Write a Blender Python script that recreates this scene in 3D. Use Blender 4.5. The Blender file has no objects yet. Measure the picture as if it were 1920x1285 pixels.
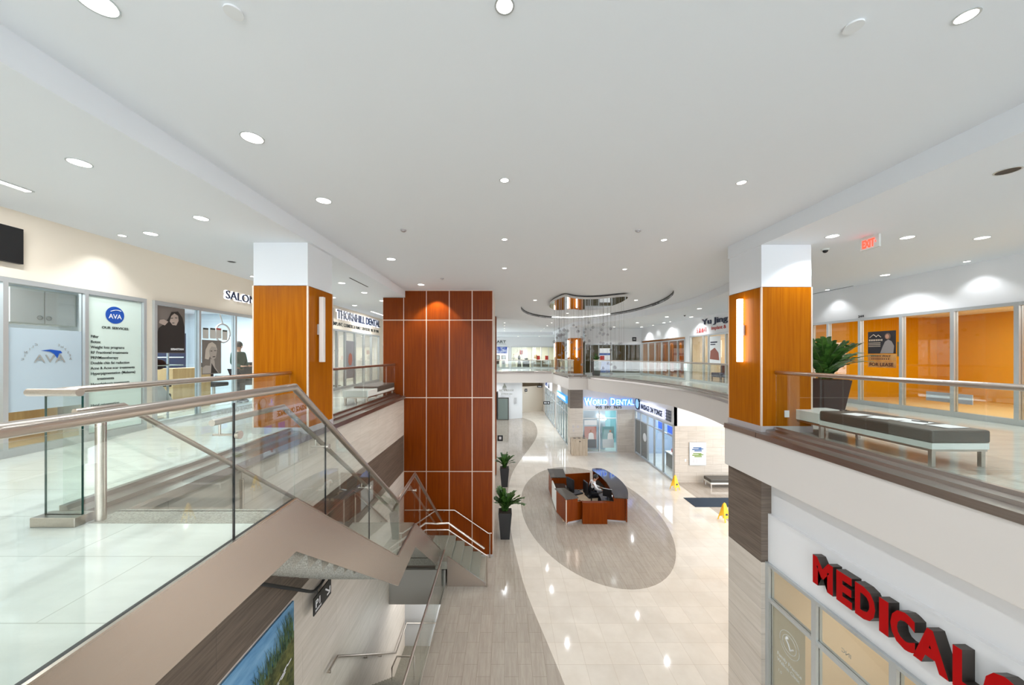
import bpy, bmesh, math, random
from mathutils import Vector, Matrix
from mathutils.geometry import tessellate_polygon

random.seed(7)
C = bpy.context.scene.collection
SC = bpy.context.scene
EYE = 1.37                 # eye height above the upper floor (z = 0)
G = -5.48                  # ground floor level
HC, HL = 3.60, 3.35        # high and low ceilings

# ------------------------------------------------------------------ camera, world, exposure
cam_data = bpy.data.cameras.new('camera')
cam = bpy.data.objects.new('camera', cam_data)
C.objects.link(cam)
cam.location = (0, 0, EYE)
cam.rotation_euler = (math.radians(90), 0, 0)
cam_data.sensor_width = 36
cam_data.lens = 660 / 1920 * 36
cam_data.shift_x = 14 / 1920
cam_data.shift_y = 24.5 / 1920
cam_data.clip_start = 0.02
cam_data.clip_end = 200
SC.camera = cam
w = bpy.data.worlds.new('world'); SC.world = w; w.use_nodes = True
bg = w.node_tree.nodes['Background']
bg.inputs[0].default_value = (0.90, 0.95, 1.0, 1)
bg.inputs[1].default_value = 4.6
SC.view_settings.view_transform = 'Standard'
SC.view_settings.look = 'None'
SC.view_settings.gamma = 1
SC.view_settings.use_curve_mapping = False
SC.view_settings.exposure = 0.05
SC.cycles.max_bounces = 10
SC.cycles.diffuse_bounces = 5
SC.cycles.glossy_bounces = 4
SC.cycles.transparent_max_bounces = 24
SC.cycles.sample_clamp_indirect = 4
SC.cycles.caustics_reflective = False
SC.cycles.caustics_refractive = False

# ------------------------------------------------------------------ materials
def lin(r, g, b):
    f = lambda c: (c / 255) / 12.92 if c <= 10.3 else (((c / 255) + 0.055) / 1.055) ** 2.4
    return (f(r), f(g), f(b), 1)

def mat(name, rgb, rough=0.5, metal=0.0, spec=0.5, emit=None, estr=0.0, coat=0.0):
    m = bpy.data.materials.new(name); m.use_nodes = True
    b = m.node_tree.nodes['Principled BSDF']
    b.inputs['Base Color'].default_value = lin(*rgb)
    b.inputs['Roughness'].default_value = rough
    b.inputs['Metallic'].default_value = metal
    b.inputs['Specular IOR Level'].default_value = spec
    b.inputs['Coat Weight'].default_value = coat
    if emit:
        b.inputs['Emission Color'].default_value = lin(*emit)
        b.inputs['Emission Strength'].default_value = estr
    return m

def nd(m, t, **kw):
    n = m.node_tree.nodes.new(t)
    for k, v in kw.items(): setattr(n, k, v)
    return n

def position(m, scale, swap=None):
    """World position, optionally with axes re-ordered, then scaled."""
    L = m.node_tree.links
    g = nd(m, 'ShaderNodeNewGeometry')
    src = g.outputs['Position']
    if swap:
        s = nd(m, 'ShaderNodeSeparateXYZ'); c = nd(m, 'ShaderNodeCombineXYZ')
        L.new(src, s.inputs[0])
        for i, a in enumerate(swap): L.new(s.outputs['XYZ'.index(a)], c.inputs[i])
        src = c.outputs[0]
    mp = nd(m, 'ShaderNodeMapping'); mp.inputs['Scale'].default_value = scale
    L.new(src, mp.inputs[0])
    return mp.outputs[0], src

def grained(name, a, b, scale, rough, detail=4, tile=None, swap=None, mortar=None, bump=0.0, metal=0.0,
            lo=0.35, hi=0.65, coat=0.0, spec=0.5, offset=0.5, mw=0.004):
    """Two-tone streaks from stretched noise; tile=(w,h) adds joints."""
    m = mat(name, a, rough, metal, spec, coat=coat)
    L = m.node_tree.links; bs = m.node_tree.nodes['Principled BSDF']
    v, src = position(m, scale, None)
    n = nd(m, 'ShaderNodeTexNoise'); n.inputs['Scale'].default_value = 1; n.inputs['Detail'].default_value = detail
    n.inputs['Roughness'].default_value = 0.6
    L.new(v, n.inputs['Vector'])
    r = nd(m, 'ShaderNodeValToRGB')
    r.color_ramp.elements[0].position = lo; r.color_ramp.elements[0].color = lin(*a)
    r.color_ramp.elements[1].position = hi; r.color_ramp.elements[1].color = lin(*b)
    L.new(n.outputs['Fac'], r.inputs[0])
    out = r.outputs[0]
    if tile:
        v2, _ = position(m, (1, 1, 1), swap)
        k = nd(m, 'ShaderNodeTexBrick'); k.offset = offset
        k.inputs['Scale'].default_value = 1; k.inputs['Brick Width'].default_value = tile[0]
        k.inputs['Row Height'].default_value = tile[1]; k.inputs['Mortar Size'].default_value = mw
        k.inputs['Mortar Smooth'].default_value = 0.1
        k.inputs['Mortar'].default_value = lin(*(mortar or a))
        k.inputs['Color1'].default_value = (0.93, 0.93, 0.93, 1); k.inputs['Color2'].default_value = (1, 1, 1, 1)
        L.new(v2, k.inputs['Vector'])
        mul = nd(m, 'ShaderNodeMix', data_type='RGBA', blend_type='MULTIPLY'); mul.inputs[0].default_value = 1
        L.new(out, mul.inputs[6])
        wh = nd(m, 'ShaderNodeMix', data_type='RGBA'); wh.inputs[7].default_value = (1, 1, 1, 1)
        L.new(k.outputs['Fac'], wh.inputs[0]); L.new(k.outputs['Color'], wh.inputs[6]); L.new(wh.outputs[2], mul.inputs[7])
        mx = nd(m, 'ShaderNodeMix', data_type='RGBA'); mx.inputs[7].default_value = lin(*(mortar or a))
        L.new(k.outputs['Fac'], mx.inputs[0]); L.new(mul.outputs[2], mx.inputs[6])
        out = mx.outputs[2]
    L.new(out, bs.inputs['Base Color'])
    if bump:
        bp = nd(m, 'ShaderNodeBump'); bp.inputs['Strength'].default_value = bump; bp.inputs['Distance'].default_value = 0.002
        L.new(n.outputs['Fac'], bp.inputs['Height']); L.new(bp.outputs[0], bs.inputs['Normal'])
    return m

def emis(name, rgb, strength):
    return mat(name, rgb, 0.5, emit=rgb, estr=strength)

def glass(name, tint, ior=1.5, gloss_rough=0.0, boost=1.0):
    m = bpy.data.materials.new(name); m.use_nodes = True
    nt = m.node_tree; nt.nodes.clear(); L = nt.links
    out = nd(m, 'ShaderNodeOutputMaterial'); mix = nd(m, 'ShaderNodeMixShader')
    tr = nd(m, 'ShaderNodeBsdfTransparent'); tr.inputs[0].default_value = (*tint, 1)
    gl = nd(m, 'ShaderNodeBsdfGlossy'); gl.inputs['Roughness'].default_value = gloss_rough
    gl.inputs['Color'].default_value = (boost, boost, boost, 1)
    fr = nd(m, 'ShaderNodeFresnel'); ge = nd(m, 'ShaderNodeNewGeometry')
    mm = nd(m, 'ShaderNodeMix'); mm.inputs[2].default_value = ior; mm.inputs[3].default_value = 1 / ior
    L.new(ge.outputs['Backfacing'], mm.inputs[0]); L.new(mm.outputs[0], fr.inputs['IOR'])
    L.new(fr.outputs[0], mix.inputs[0]); L.new(tr.outputs[0], mix.inputs[1]); L.new(gl.outputs[0], mix.inputs[2])
    L.new(mix.outputs[0], out.inputs[0])
    return m

M = dict(
    ceiling=mat('ceiling_paint', (231, 235, 240), 0.9),
    white=mat('white_paint', (226, 221, 215), 0.8),
    coolwhite=mat('cool_white_paint', (232, 233, 235), 0.8),
    fascia=mat('fascia_paint', (214, 209, 204), 0.8),
    cream=mat('cream_paint', (240, 230, 214), 0.8),
    beige=mat('beige_paint', (222, 200, 170), 0.8),
    upper=grained('upper_tile', (214, 217, 210), (228, 231, 225), (1.2, 5, 1), 0.1, tile=(1.2, 0.6), mortar=(190, 192, 184), lo=0.3, hi=0.7, mw=0.004),
    cream_tile=grained('cream_tile', (222, 212, 199), (231, 222, 210), (1.5, 1.5, 1), 0.06, tile=(0.6, 0.6), swap='YXZ', mortar=(205, 192, 176), offset=0.0, mw=0.004),
    grey_tile=grained('grey_tile', (170, 159, 147), (182, 172, 160), (24, 2.2, 1), 0.09, tile=(0.6, 0.3), swap='YXZ', mortar=(140, 128, 116), mw=0.003),
    stone=grained('pale_stone', (204, 194, 181), (218, 208, 197), (1.2, 1.2, 16), 0.45, tile=(1.2, 0.6), swap='YZX', mortar=(180, 168, 156), mw=0.003),
    stonex=grained('pale_stone_front', (202, 193, 181), (216, 208, 198), (1.2, 1.2, 16), 0.45, tile=(0.9, 0.45), swap='XZY', mortar=(165, 155, 145), mw=0.004),
    brown=grained('brown_stone', (88, 76, 66), (118, 104, 92), (1.6, 1.6, 40), 0.4, tile=(1.2, 0.6), swap='YZX', mortar=(80, 70, 62), mw=0.003),
    brownx=grained('brown_stone_front', (92, 81, 72), (118, 106, 95), (1.6, 1.6, 40), 0.4, tile=(1.2, 0.6), swap='XZY', mortar=(80, 70, 62), mw=0.003),
    granite=grained('speckled_granite', (116, 113, 104), (176, 173, 162), (70, 70, 70), 0.4, detail=6, lo=0.3, hi=0.7),
    darkgranite=grained('polished_granite', (44, 40, 37), (92, 86, 80), (30, 6, 30), 0.06, detail=6, lo=0.4, hi=0.75, spec=0.7),
    wood=grained('cherry_veneer', (148, 78, 1), (174, 102, 4), (26, 26, 0.9), 0.34, detail=6, lo=0.3, hi=0.72, bump=0.05, spec=0.1),
    wood_dark=grained('red_veneer', (104, 40, 0), (130, 58, 2), (26, 26, 0.9), 0.34, detail=6, lo=0.3, hi=0.72, bump=0.05, spec=0.18),
    palewood=grained('pale_oak', (176, 160, 140), (200, 186, 166), (14, 14, 1.5), 0.5, detail=5),
    tan=grained('tan_laminate', (196, 160, 110), (214, 180, 130), (10, 10, 1.2), 0.5),
    steel=grained('brushed_steel', (196, 186, 177), (202, 193, 184), (90, 2, 90), 0.28, metal=1.0),
    steelf=grained('steel_cladding', (190, 178, 168), (194, 182, 172), (3, 3, 140), 0.27, metal=0.85),
    curb=grained('curb_steel', (158, 149, 143), (166, 157, 151), (3, 3, 90), 0.3, metal=1.0),
    alu=mat('satin_aluminium', (196, 201, 203), 0.4, 0.6),
    joint=mat('pale_metal_joint', (226, 208, 192), 0.4, 0.3),
    plinth=mat('silver_skirting', (196, 192, 194), 0.4, 0.4),
    black=mat('black_satin', (16, 16, 18), 0.4),
    rubber=mat('black_gasket', (20, 24, 28), 0.5),
    charcoal=mat('charcoal_planter', (38, 39, 41), 0.55),
    greyleather=mat('grey_leather', (78, 74, 68), 0.45),
    lacquer=mat('white_lacquer', (222, 226, 222), 0.25),
    glass=glass('clear_glass', (0.955, 0.975, 0.965)),
    guard=glass('guard_glass', (0.935, 0.965, 0.95), 1.52),
    edge=mat('green_glass_edge', (30, 78, 72), 0.15),
    mirror=mat('polished_mirror', (235, 235, 235), 0.02, 1.0),
    ball=glass('clear_bubble', (0.78, 0.78, 0.80), 1.7, 0.03, 1.0),
    wire=mat('fine_wire', (170, 170, 170), 0.4, 0.6),
    lamp=emis('lamp_white', (255, 252, 245), 9),
    strip=emis('strip_white', (255, 250, 240), 9),
    lampwarm=emis('sconce_white', (255, 240, 225), 7),
    lampoff=mat('sconce_diffuser_off', (222, 216, 210), 0.4),
    leaf=grained('glossy_leaf', (28, 62, 22), (74, 116, 46), (6, 6, 6), 0.35),
    stem=mat('green_stem', (82, 104, 52), 0.5),
    soil=grained('dark_soil', (40, 32, 26), (64, 52, 42), (40, 40, 40), 0.9),
    yellow=mat('yellow_plastic', (242, 196, 16), 0.4),
    amber=mat('amber_wall', (222, 158, 0), 0.8, spec=0.1),
    red=mat('red_face', (172, 2, 6), 0.45, spec=.15),
    letterside=mat('dark_bronze_return', (78, 72, 68), 0.35, 0.6),
    navy=mat('navy_letter', (26, 38, 66), 0.4),
    ink=mat('dark_ink', (44, 52, 50), 0.6),
    redink=mat('red_ink', (186, 52, 44), 0.5),
    mint=mat('frosted_mint', (214, 230, 222), 0.5),
    frosted=mat('frosted_film', (176, 192, 202), 0.45),
    beigefilm=mat('beige_film', (186, 172, 146), 0.5),
    blue=mat('deep_blue', (20, 78, 170), 0.4),
    mat_blue=grained('entrance_mat', (34, 46, 60), (46, 60, 76), (60, 60, 60), 0.95),
    paper=mat('white_paper', (238, 238, 240), 0.6),
    poster=mat('poster_white', (232, 236, 238), 0.5),
    haloblue=emis('blue_glow', (40, 130, 240), 1.6),
    facewhite=emis('glowing_white_face', (205, 235, 255), 1.15),
    halo=emis('white_glow', (235, 240, 255), 1.4),
    exitred=emis('exit_red', (255, 60, 40), 3),
    skin=mat('skin', (188, 140, 116), 0.5),
    hair=mat('dark_hair', (24, 20, 18), 0.5),
    white_shirt=mat('white_shirt', (226, 226, 228), 0.8),
    blackcloth=mat('black_cloth', (22, 22, 26), 0.9),
    greencloth=mat('dark_green_shirt', (26, 62, 48), 0.8),
    jeans=mat('dark_trousers', (40, 44, 52), 0.9),
    bluefab=mat('blue_upholstery', (40, 62, 100), 0.7),
    greyfab=mat('grey_upholstery', (112, 104, 94), 0.8),
    plumtext=mat('grey_vinyl', (150, 150, 146), 0.5),
)

# ------------------------------------------------------------------ mesh builder
class MB:
    def __init__(s): s.v = []; s.f = []; s.mi = []; s.smooth = []
    def add(s, vs, fs, mi=0, smooth=False):
        o = len(s.v); s.v += [tuple(v) for v in vs]
        for f in fs:
            s.f.append([i + o for i in f]); s.mi.append(mi); s.smooth.append(smooth)
        return s
    def box(s, x0, x1, y0, y1, z0, z1, mi=0, side=None):
        x0, x1 = min(x0, x1), max(x0, x1); y0, y1 = min(y0, y1), max(y0, y1); z0, z1 = min(z0, z1), max(z0, z1)
        vs = [(x, y, z) for z in (z0, z1) for y in (y0, y1) for x in (x0, x1)]
        fs = [(0, 2, 3, 1), (4, 5, 7, 6), (0, 1, 5, 4), (2, 6, 7, 3), (0, 4, 6, 2), (1, 3, 7, 5)]
        s.add(vs, fs, mi)
        if side is not None:                       # thin panel: narrow faces take material `side`
            d = (x1 - x0, y1 - y0, z1 - z0); thin = d.index(min(d))
            keep = {0: (4, 5), 1: (2, 3), 2: (0, 1)}[thin]
            for k in range(6):
                if k not in keep: s.mi[len(s.mi) - 6 + k] = side
        return s
    def hexa(s, vs, mi=0):
        return s.add(vs, [(0, 3, 2, 1), (4, 5, 6, 7), (0, 1, 5, 4), (1, 2, 6, 5), (2, 3, 7, 6), (3, 0, 4, 7)], mi)
    def poly(s, pts, z0, z1, mi=0, holes=()):
        """vertical prism over an outline (list of xy), with optional holes"""
        loops = [list(pts)] + [list(h) for h in holes]
        tri = tessellate_polygon([[Vector((x, y, 0)) for x, y in l] for l in loops])
        flat = [p for l in loops for p in l]; n = len(flat)
        vs = [(x, y, z0) for x, y in flat] + [(x, y, z1) for x, y in flat]
        fs = []
        for t in tri:
            a, b, c = [Vector(flat[i]) for i in t]
            t = list(t)
            if (b - a).cross(c - a) < 0: t.reverse()
            fs.append([i + n for i in t]); fs.append(list(reversed(t)))
        o = 0
        for li, l in enumerate(loops):
            k = len(l); area = sum(l[i][0] * l[(i + 1) % k][1] - l[(i + 1) % k][0] * l[i][1] for i in range(k))
            ccw = (area > 0) == (li == 0)
            for i in range(k):
                a, b = o + i, o + (i + 1) % k
                fs.append((a, b, b + n, a + n) if ccw else (b, a, a + n, b + n))
            o += k
        return s.add(vs, fs, mi)
    def tube(s, path, r, n=10, mi=0, cap=True):
        P = [Vector(p) for p in path]; rings = []
        R = r if isinstance(r, (list, tuple)) else [r] * len(P)
        for i, p in enumerate(P):
            if i == 0: t = (P[1] - p).normalized(); k = 1
            elif i == len(P) - 1: t = (p - P[i - 1]).normalized(); k = 1
            else:
                t1 = (p - P[i - 1]).normalized(); t2 = (P[i + 1] - p).normalized(); t = (t1 + t2)
                t = t.normalized() if t.length > 1e-6 else t1
                k = 1 / max(0.35, t.dot(t1))
            up = Vector((0, 0, 1)) if abs(t.z) < 0.95 else Vector((0, 1, 0))
            a = t.cross(up).normalized(); b = a.cross(t).normalized()
            rings.append([p + (a * math.cos(q) + b * math.sin(q) * k) * R[i] for q in [2 * math.pi * j / n for j in range(n)]])
        vs = [v for rg in rings for v in rg]; fs = []
        for i in range(len(P) - 1):
            for j in range(n):
                fs.append((i * n + j, i * n + (j + 1) % n, (i + 1) * n + (j + 1) % n, (i + 1) * n + j))
        s.add(vs, fs, mi, True)
        if cap:
            s.add(rings[0], [list(range(n))], mi); s.add(rings[-1], [list(reversed(range(n)))], mi)
        return s
    def cyl(s, p, r, z0, z1, n=24, mi=0, r1=None):
        r1 = r if r1 is None else r1
        a = [(p[0] + r * math.cos(t), p[1] + r * math.sin(t), z0) for t in [2 * math.pi * i / n for i in range(n)]]
        b = [(p[0] + r1 * math.cos(t), p[1] + r1 * math.sin(t), z1) for t in [2 * math.pi * i / n for i in range(n)]]
        s.add(a + b, [(i, (i + 1) % n, (i + 1) % n + n, i + n) for i in range(n)], mi, True)
        s.add(a, [list(reversed(range(n)))], mi); s.add(b, [list(range(n))], mi)
        return s
    def ball(s, c, r, n=10, mi=0, sc=(1, 1, 1)):
        vs = [(c[0], c[1], c[2] - r * sc[2])]; m = max(4, n // 2 + 1)
        for i in range(1, m):
            a = -math.pi / 2 + math.pi * i / m
            for j in range(n):
                b = 2 * math.pi * j / n
                vs.append((c[0] + r * sc[0] * math.cos(a) * math.cos(b), c[1] + r * sc[1] * math.cos(a) * math.sin(b), c[2] + r * sc[2] * math.sin(a)))
        vs.append((c[0], c[1], c[2] + r * sc[2])); fs = []
        for j in range(n): fs.append((0, 1 + (j + 1) % n, 1 + j))
        for i in range(m - 2):
            for j in range(n):
                a = 1 + i * n + j; b = 1 + i * n + (j + 1) % n
                fs.append((a, b, b + n, a + n))
        t = len(vs) - 1
        for j in range(n): fs.append((1 + (m - 2) * n + j, 1 + (m - 2) * n + (j + 1) % n, t))
        return s.add(vs, fs, mi, True)
    def sweep(s, path, prof, mi=0, closed=False):
        """profile (offset to the left of travel, z) swept along xy path with mitred corners"""
        P = [Vector(p) for p in path]; n = len(prof); vs = []
        for i, p in enumerate(P):
            def nrm(a, b):
                d = (b - a).normalized(); return Vector((-d.y, d.x))
            if i == 0: m = nrm(P[0], P[1])
            elif i == len(P) - 1: m = nrm(P[-2], P[-1])
            else:
                a = nrm(P[i - 1], p); b = nrm(p, P[i + 1]); m = (a + b).normalized(); m = m / max(0.4, m.dot(a))
            for o, z in prof: vs.append((p.x + m.x * o, p.y + m.y * o, z))
        fs = []
        for i in range(len(P) - 1):
            for j in range(n):
                k = (j + 1) % n
                fs.append((i * n + j, i * n + k, (i + 1) * n + k, (i + 1) * n + j))
        fs.append(list(reversed(range(n)))); fs.append([(len(P) - 1) * n + j for j in range(n)])
        return s.add(vs, fs, mi)
    def build(s, name, mats, parent=None, bevel=0, label=None):
        me = bpy.data.meshes.new(name); me.from_pydata(s.v, [], s.f)
        for i, p in enumerate(me.polygons): p.material_index = s.mi[i]; p.use_smooth = s.smooth[i]
        for m in (mats if isinstance(mats, (list, tuple)) else [mats]): me.materials.append(m)
        me.update()
        o = bpy.data.objects.new(name, me); C.objects.link(o)
        if parent: attach(o, parent)
        if bevel:
            b = o.modifiers.new('bevel', 'BEVEL'); b.width = bevel; b.segments = 2; b.limit_method = 'ANGLE'; b.angle_limit = math.radians(40)
        if label: o['label'] = label
        return o

def wloc(o):
    v = Vector(o.location)
    while o.parent: o = o.parent; v = v + Vector(o.location)
    return v
def attach(o, parent):
    o.parent = parent; o.location = Vector(o.location) - wloc(parent)
def thing(name, label, cat, loc=(0, 0, 0), group=None):
    o = bpy.data.objects.new(name, None); C.objects.link(o); o.location = loc; o.empty_display_size = 0.1
    return tag(o, label, cat, group)
def tag(o, label, cat, group=None):
    o['label'] = label; o['category'] = cat
    if group: o['group'] = group
    return o
def struct(o): o['kind'] = 'structure'; return o
def dup(root, loc, label=None):
    def cp(o, par):
        c = o.copy(); C.objects.link(c)
        if par: c.parent = par
        for ch in o.children: cp(ch, c)
        return c
    r = cp(root, None); r.location = loc
    if label: r['label'] = label
    return r

# ------------------------------------------------------------------ lettering
_tc = {}
def text_raw(s, bold=0.0, extrude=0.01):
    k = (s, bold, extrude)
    if k not in _tc:
        cu = bpy.data.curves.new('t', 'FONT'); cu.body = s; cu.size = 1; cu.extrude = extrude; cu.offset = bold; cu.resolution_u = 3
        o = bpy.data.objects.new('t', cu); C.objects.link(o)
        dg = bpy.context.evaluated_depsgraph_get(); me = bpy.data.meshes.new_from_object(o.evaluated_get(dg))
        _tc[k] = ([tuple(v.co) for v in me.vertices], [list(p.vertices) for p in me.polygons], [abs(p.normal.z) > 0.9 and p.center.z > 0 for p in me.polygons])
        bpy.data.objects.remove(o); bpy.data.curves.remove(cu); bpy.data.meshes.remove(me)
    return _tc[k]
def width(s, bold=0):
    v = text_raw(s, bold)[0]
    return (max(p[0] for p in v) if v else 0)
CAP = 0.729
def lettering(mb, s, org, n, h, wd=None, bold=0.0, depth=0.01, mirror=False, face=0, side=0, shear=0):
    """write s with cap height h on the plane with outward normal n; org = lower left as read"""
    n = Vector(n); up = Vector((0, 0, 1)); xr = up.cross(n)
    if mirror: xr = -xr
    k = h / CAP; vs, fs, top = text_raw(s, bold, 1.0)
    sx = k if wd is None else wd / max(1e-3, width(s, bold))
    O = Vector(org)
    P = [O + xr * ((v[0] + shear * v[1]) * sx) + up * (v[1] * k) + n * ((v[2] + 1) * 0.5 * depth) for v in vs]
    o = len(mb.v); mb.v += [tuple(p) for p in P]
    for f, t in zip(fs, top):
        f = list(reversed(f)) if mirror else f
        mb.f.append([i + o for i in f]); mb.mi.append(face if t else side); mb.smooth.append(False)
    return sx
def letters(root, s, org, n, h, pitch_w, mats, bold=0.0, depth=0.01, name='letter'):
    """every character its own child mesh; pitch_w = total width"""
    tot = width(s, bold); k = pitch_w / tot; up = Vector((0, 0, 1)); xr = up.cross(Vector(n))
    for i, ch in enumerate(s):
        if ch == ' ': continue
        x = width(s[:i] + '|', bold) - width('|', bold) if i else 0
        if i and s[i - 1] == ' ': x = width(s[:i] + '|', bold) - width('|', bold)
        mb = MB(); w1 = width(ch, bold) * k
        lettering(mb, ch, Vector(org) + xr * (x * k), n, h, w1, bold, depth, side=1 if len(mats) > 1 else 0)
        mb.build(name, mats, root)

# plane helper: boxes given as (u along wall, depth outward, z)
class Plane:
    def __init__(s, axis, c, sgn): s.axis, s.c, s.sgn = axis, c, sgn       # axis 'X': wall at x=c facing sgn
    def box(s, mb, u0, u1, z0, z1, d0, d1, mi=0, side=None):
        a, b = s.c + s.sgn * d0, s.c + s.sgn * d1
        if s.axis == 'X': mb.box(a, b, u0, u1, z0, z1, mi, side)
        else: mb.box(u0, u1, a, b, z0, z1, mi, side)
        return mb
    def pt(s, u, z, d=0):
        return (s.c + s.sgn * d, u, z) if s.axis == 'X' else (u, s.c + s.sgn * d, z)
    @property
    def n(s): return (s.sgn, 0, 0) if s.axis == 'X' else (0, s.sgn, 0)
LW = Plane('X', -6.68, 1); RW = Plane('X', 10.05, -1)
nwin = [0]
def storefront(pl, us, z0, z1, rails=(), fw=0.05, kick=0.11, d=0.10, head=0.07, film=None):
    """glazed shop front: window_n > window_frame, one glass_pane per bay"""
    nwin[0] += 1
    root = bpy.data.objects.new('window_%d' % nwin[0], None); C.objects.link(root); struct(root)
    root.location = pl.pt((us[0] + us[-1]) / 2, z0)
    f = MB()
    for u in us: pl.box(f, u - fw / 2, u + fw / 2, z0, z1, -d / 2, d / 2)
    for a, b in zip(us, us[1:]):
        pl.box(f, a + fw / 2, b - fw / 2, z0, z0 + kick, -d / 2, d / 2 * 0.98); pl.box(f, a + fw / 2, b - fw / 2, z1 - head, z1, -d / 2, d / 2 * 0.98)
        for r in rails: pl.box(f, a + fw / 2, b - fw / 2, r - 0.03, r + 0.03, -d / 2, d / 2 * 0.98)
    f.build('window_frame', M['alu'], root)
    zs = [z0 + kick] + [r for r in rails] + [z1 - head]
    for i, (a, b) in enumerate(zip(us, us[1:])):
        g = MB()
        for q, (za, zb) in enumerate(zip(zs, zs[1:])):
            pl.box(g, a + fw / 2, b - fw / 2, za + (0.03 if q else 0), zb - (0.03 if q < len(zs) - 2 else 0), -0.005, 0.005, 0, 1)
        g.build('glass_pane', [M['glass'], M['rubber']], root)
    return root
def room(pl, u0, u1, depth, z0, z1, wall, floor, light, name='shop', col=(1, 1, 1), lz=None):
    """shop interior behind a shop front: back, side walls, floor, ceiling, one area lamp under its ceiling"""
    t = 0.05; b = MB()
    pl.box(b, u0, u1, z0, z1, -depth - t, -depth)
    pl.box(b, u0 - t, u0, z0, z1, -depth, -0.06); pl.box(b, u1, u1 + t, z0, z1, -depth, -0.06)
    struct(b.build('wall_' + name, wall))
    fl = MB(); pl.box(fl, u0, u1, z0 - t, z0 + 0.002, -depth, -0.06); struct(fl.build('floor', floor))
    ce = MB(); pl.box(ce, u0, u1, z1, z1 + t, -depth, -0.06); struct(ce.build('ceiling', M['ceiling']))
    if light:
        ld = bpy.data.lights.new('shop_lamp', 'AREA'); ld.shape = 'RECTANGLE'; ld.energy = light; ld.color = col
        lo = bpy.data.objects.new('shop_lamp', ld); C.objects.link(lo)
        c = pl.pt((u0 + u1) / 2, z1 - 0.03, -depth / 2); lo.location = c
        a, bb = (u1 - u0) * 0.6, depth * 0.5
        ld.size, ld.size_y = (bb, a) if pl.axis == 'X' else (a, bb)

# ------------------------------------------------------------------ shell: floors
CURVE_CTRL = [(4.49, 7.15), (5.45, 7.75), (6.25, 9.1), (6.85, 10.9), (7.2, 12.9), (7.28, 15.2), (6.85, 17.8), (6.1, 20.3), (5.34, 22.3), (5.34, 22.6)]
def catmull(ps, k=6):
    out = []
    for i in range(len(ps) - 1):
        p0 = Vector(ps[max(0, i - 1)]); p1 = Vector(ps[i]); p2 = Vector(ps[i + 1]); p3 = Vector(ps[min(len(ps) - 1, i + 2)])
        for j in range(k):
            t = j / k
            out.append(tuple(0.5 * ((2 * p1) + (p2 - p0) * t + (2 * p0 - 5 * p1 + 4 * p2 - p3) * t * t + (3 * p1 - p0 - 3 * p2 + p3) * t ** 3)))
    out.append(tuple(ps[-1])); return out
CURVE = catmull(CURVE_CTRL[:-1], 5) + [CURVE_CTRL[-1]]
EDGE_R = [(4.49, 0.2)] + CURVE + [(4.13, 22.6), (3.9, 28.3)]
YF = 38.0
fl = MB()
fl.poly([(-6.68, -7), (10.05, -7), (10.05, 0.2), (-6.68, 0.2)], -0.80, 0)
fl.poly([(-6.68, 0.2), (-3.46, 0.2), (-3.46, 28.3), (-6.68, 28.3)], -0.80, 0)
fl.poly([(-3.46, 0.2), (-2.005, 0.2), (-2.005, 3.10), (-3.46, 3.10)], -0.30, 0)
fl.poly([(-3.46, 3.10), (-3.41, 3.10), (-3.41, 28.3), (-3.46, 28.3)], -0.09, 0)
fl.poly(EDGE_R + [(10.05, 28.3), (10.05, 0.2)], -0.80, 0)
fl.poly([(-6.68, 28.3), (10.05, 28.3), (10.05, YF), (-6.68, YF)], -0.80, 0)
struct(fl.build('floor', M['upper']))
# white edge of the upper floor
fa = MB()
prof = [(0.012, -0.09), (0.012, -0.82), (-0.2, -0.82), (-0.2, -0.09)]
fa.sweep([(4.49, -3)] + EDGE_R[1:] + [(-3.40, 28.3)], prof)
struct(fa.build('trim_1', M['fascia']))
so = MB(); so.poly(EDGE_R + [(10.0, 28.3), (10.0, 0.2)], -0.83, -0.80); so.poly([(-6.6, 28.4), (10, 28.4), (10, YF), (-6.6, YF)], -0.83, -0.80)
struct(so.build('ceiling', M['white']))

ell = lambda cx, cy, a, b, n=72: [(cx + a * math.cos(t), cy + b * math.sin(t)) for t in [2 * math.pi * i / n for i in range(n)]]
gf = MB(); gf.poly([(-14, -7), (22, -7), (22, 52), (-14, 52)], G - 0.3, G, holes=[[(-3.52, 5.3), (-1.76, 5.3), (-1.76, 10.58), (-3.52, 10.58)]])
struct(gf.build('floor', M['cream_tile']))
left_curve = catmull([(1.62, 5.0), (1.45, 6.2), (1.25, 7.31), (1.02, 8.37), (.75, 9.59), (.547, 10.75), (.305, 12.98), (.19, 15.19), (.17, 17.8), (.49, 20.7), (1.13, 23.4), (2.1, 27), (2.8, 30.3), (3.05, 33.5), (2.9, 36.5), (1.9, 38.9)], 4)
gp = MB()
gp.poly(left_curve + [(-6, 38.9), (-6, 10.61), (-1.75, 10.61), (-1.75, 5.0)], G + 0.0005, G + 0.004)
gp.poly(ell(3.72, 15.95, 2.97, 5.65), G + 0.0005, G + 0.004)
gp.poly([(9.25, 13.2), (9.25, 18.98), (16, 18.98), (16, 13.2)], G + 0.0005, G + 0.004)
struct(gp.build('floor', M['grey_tile']))
mt = MB().poly([(8.6, 16.93), (8.62, 15.9), (12.5, 15.9), (12.5, 16.93)], G + 0.004, G + 0.014)
tag(mt.build('entrance_mat', M['mat_blue']), 'dark blue entrance mat lying on the ground floor between two yellow signs', 'mat')

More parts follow.
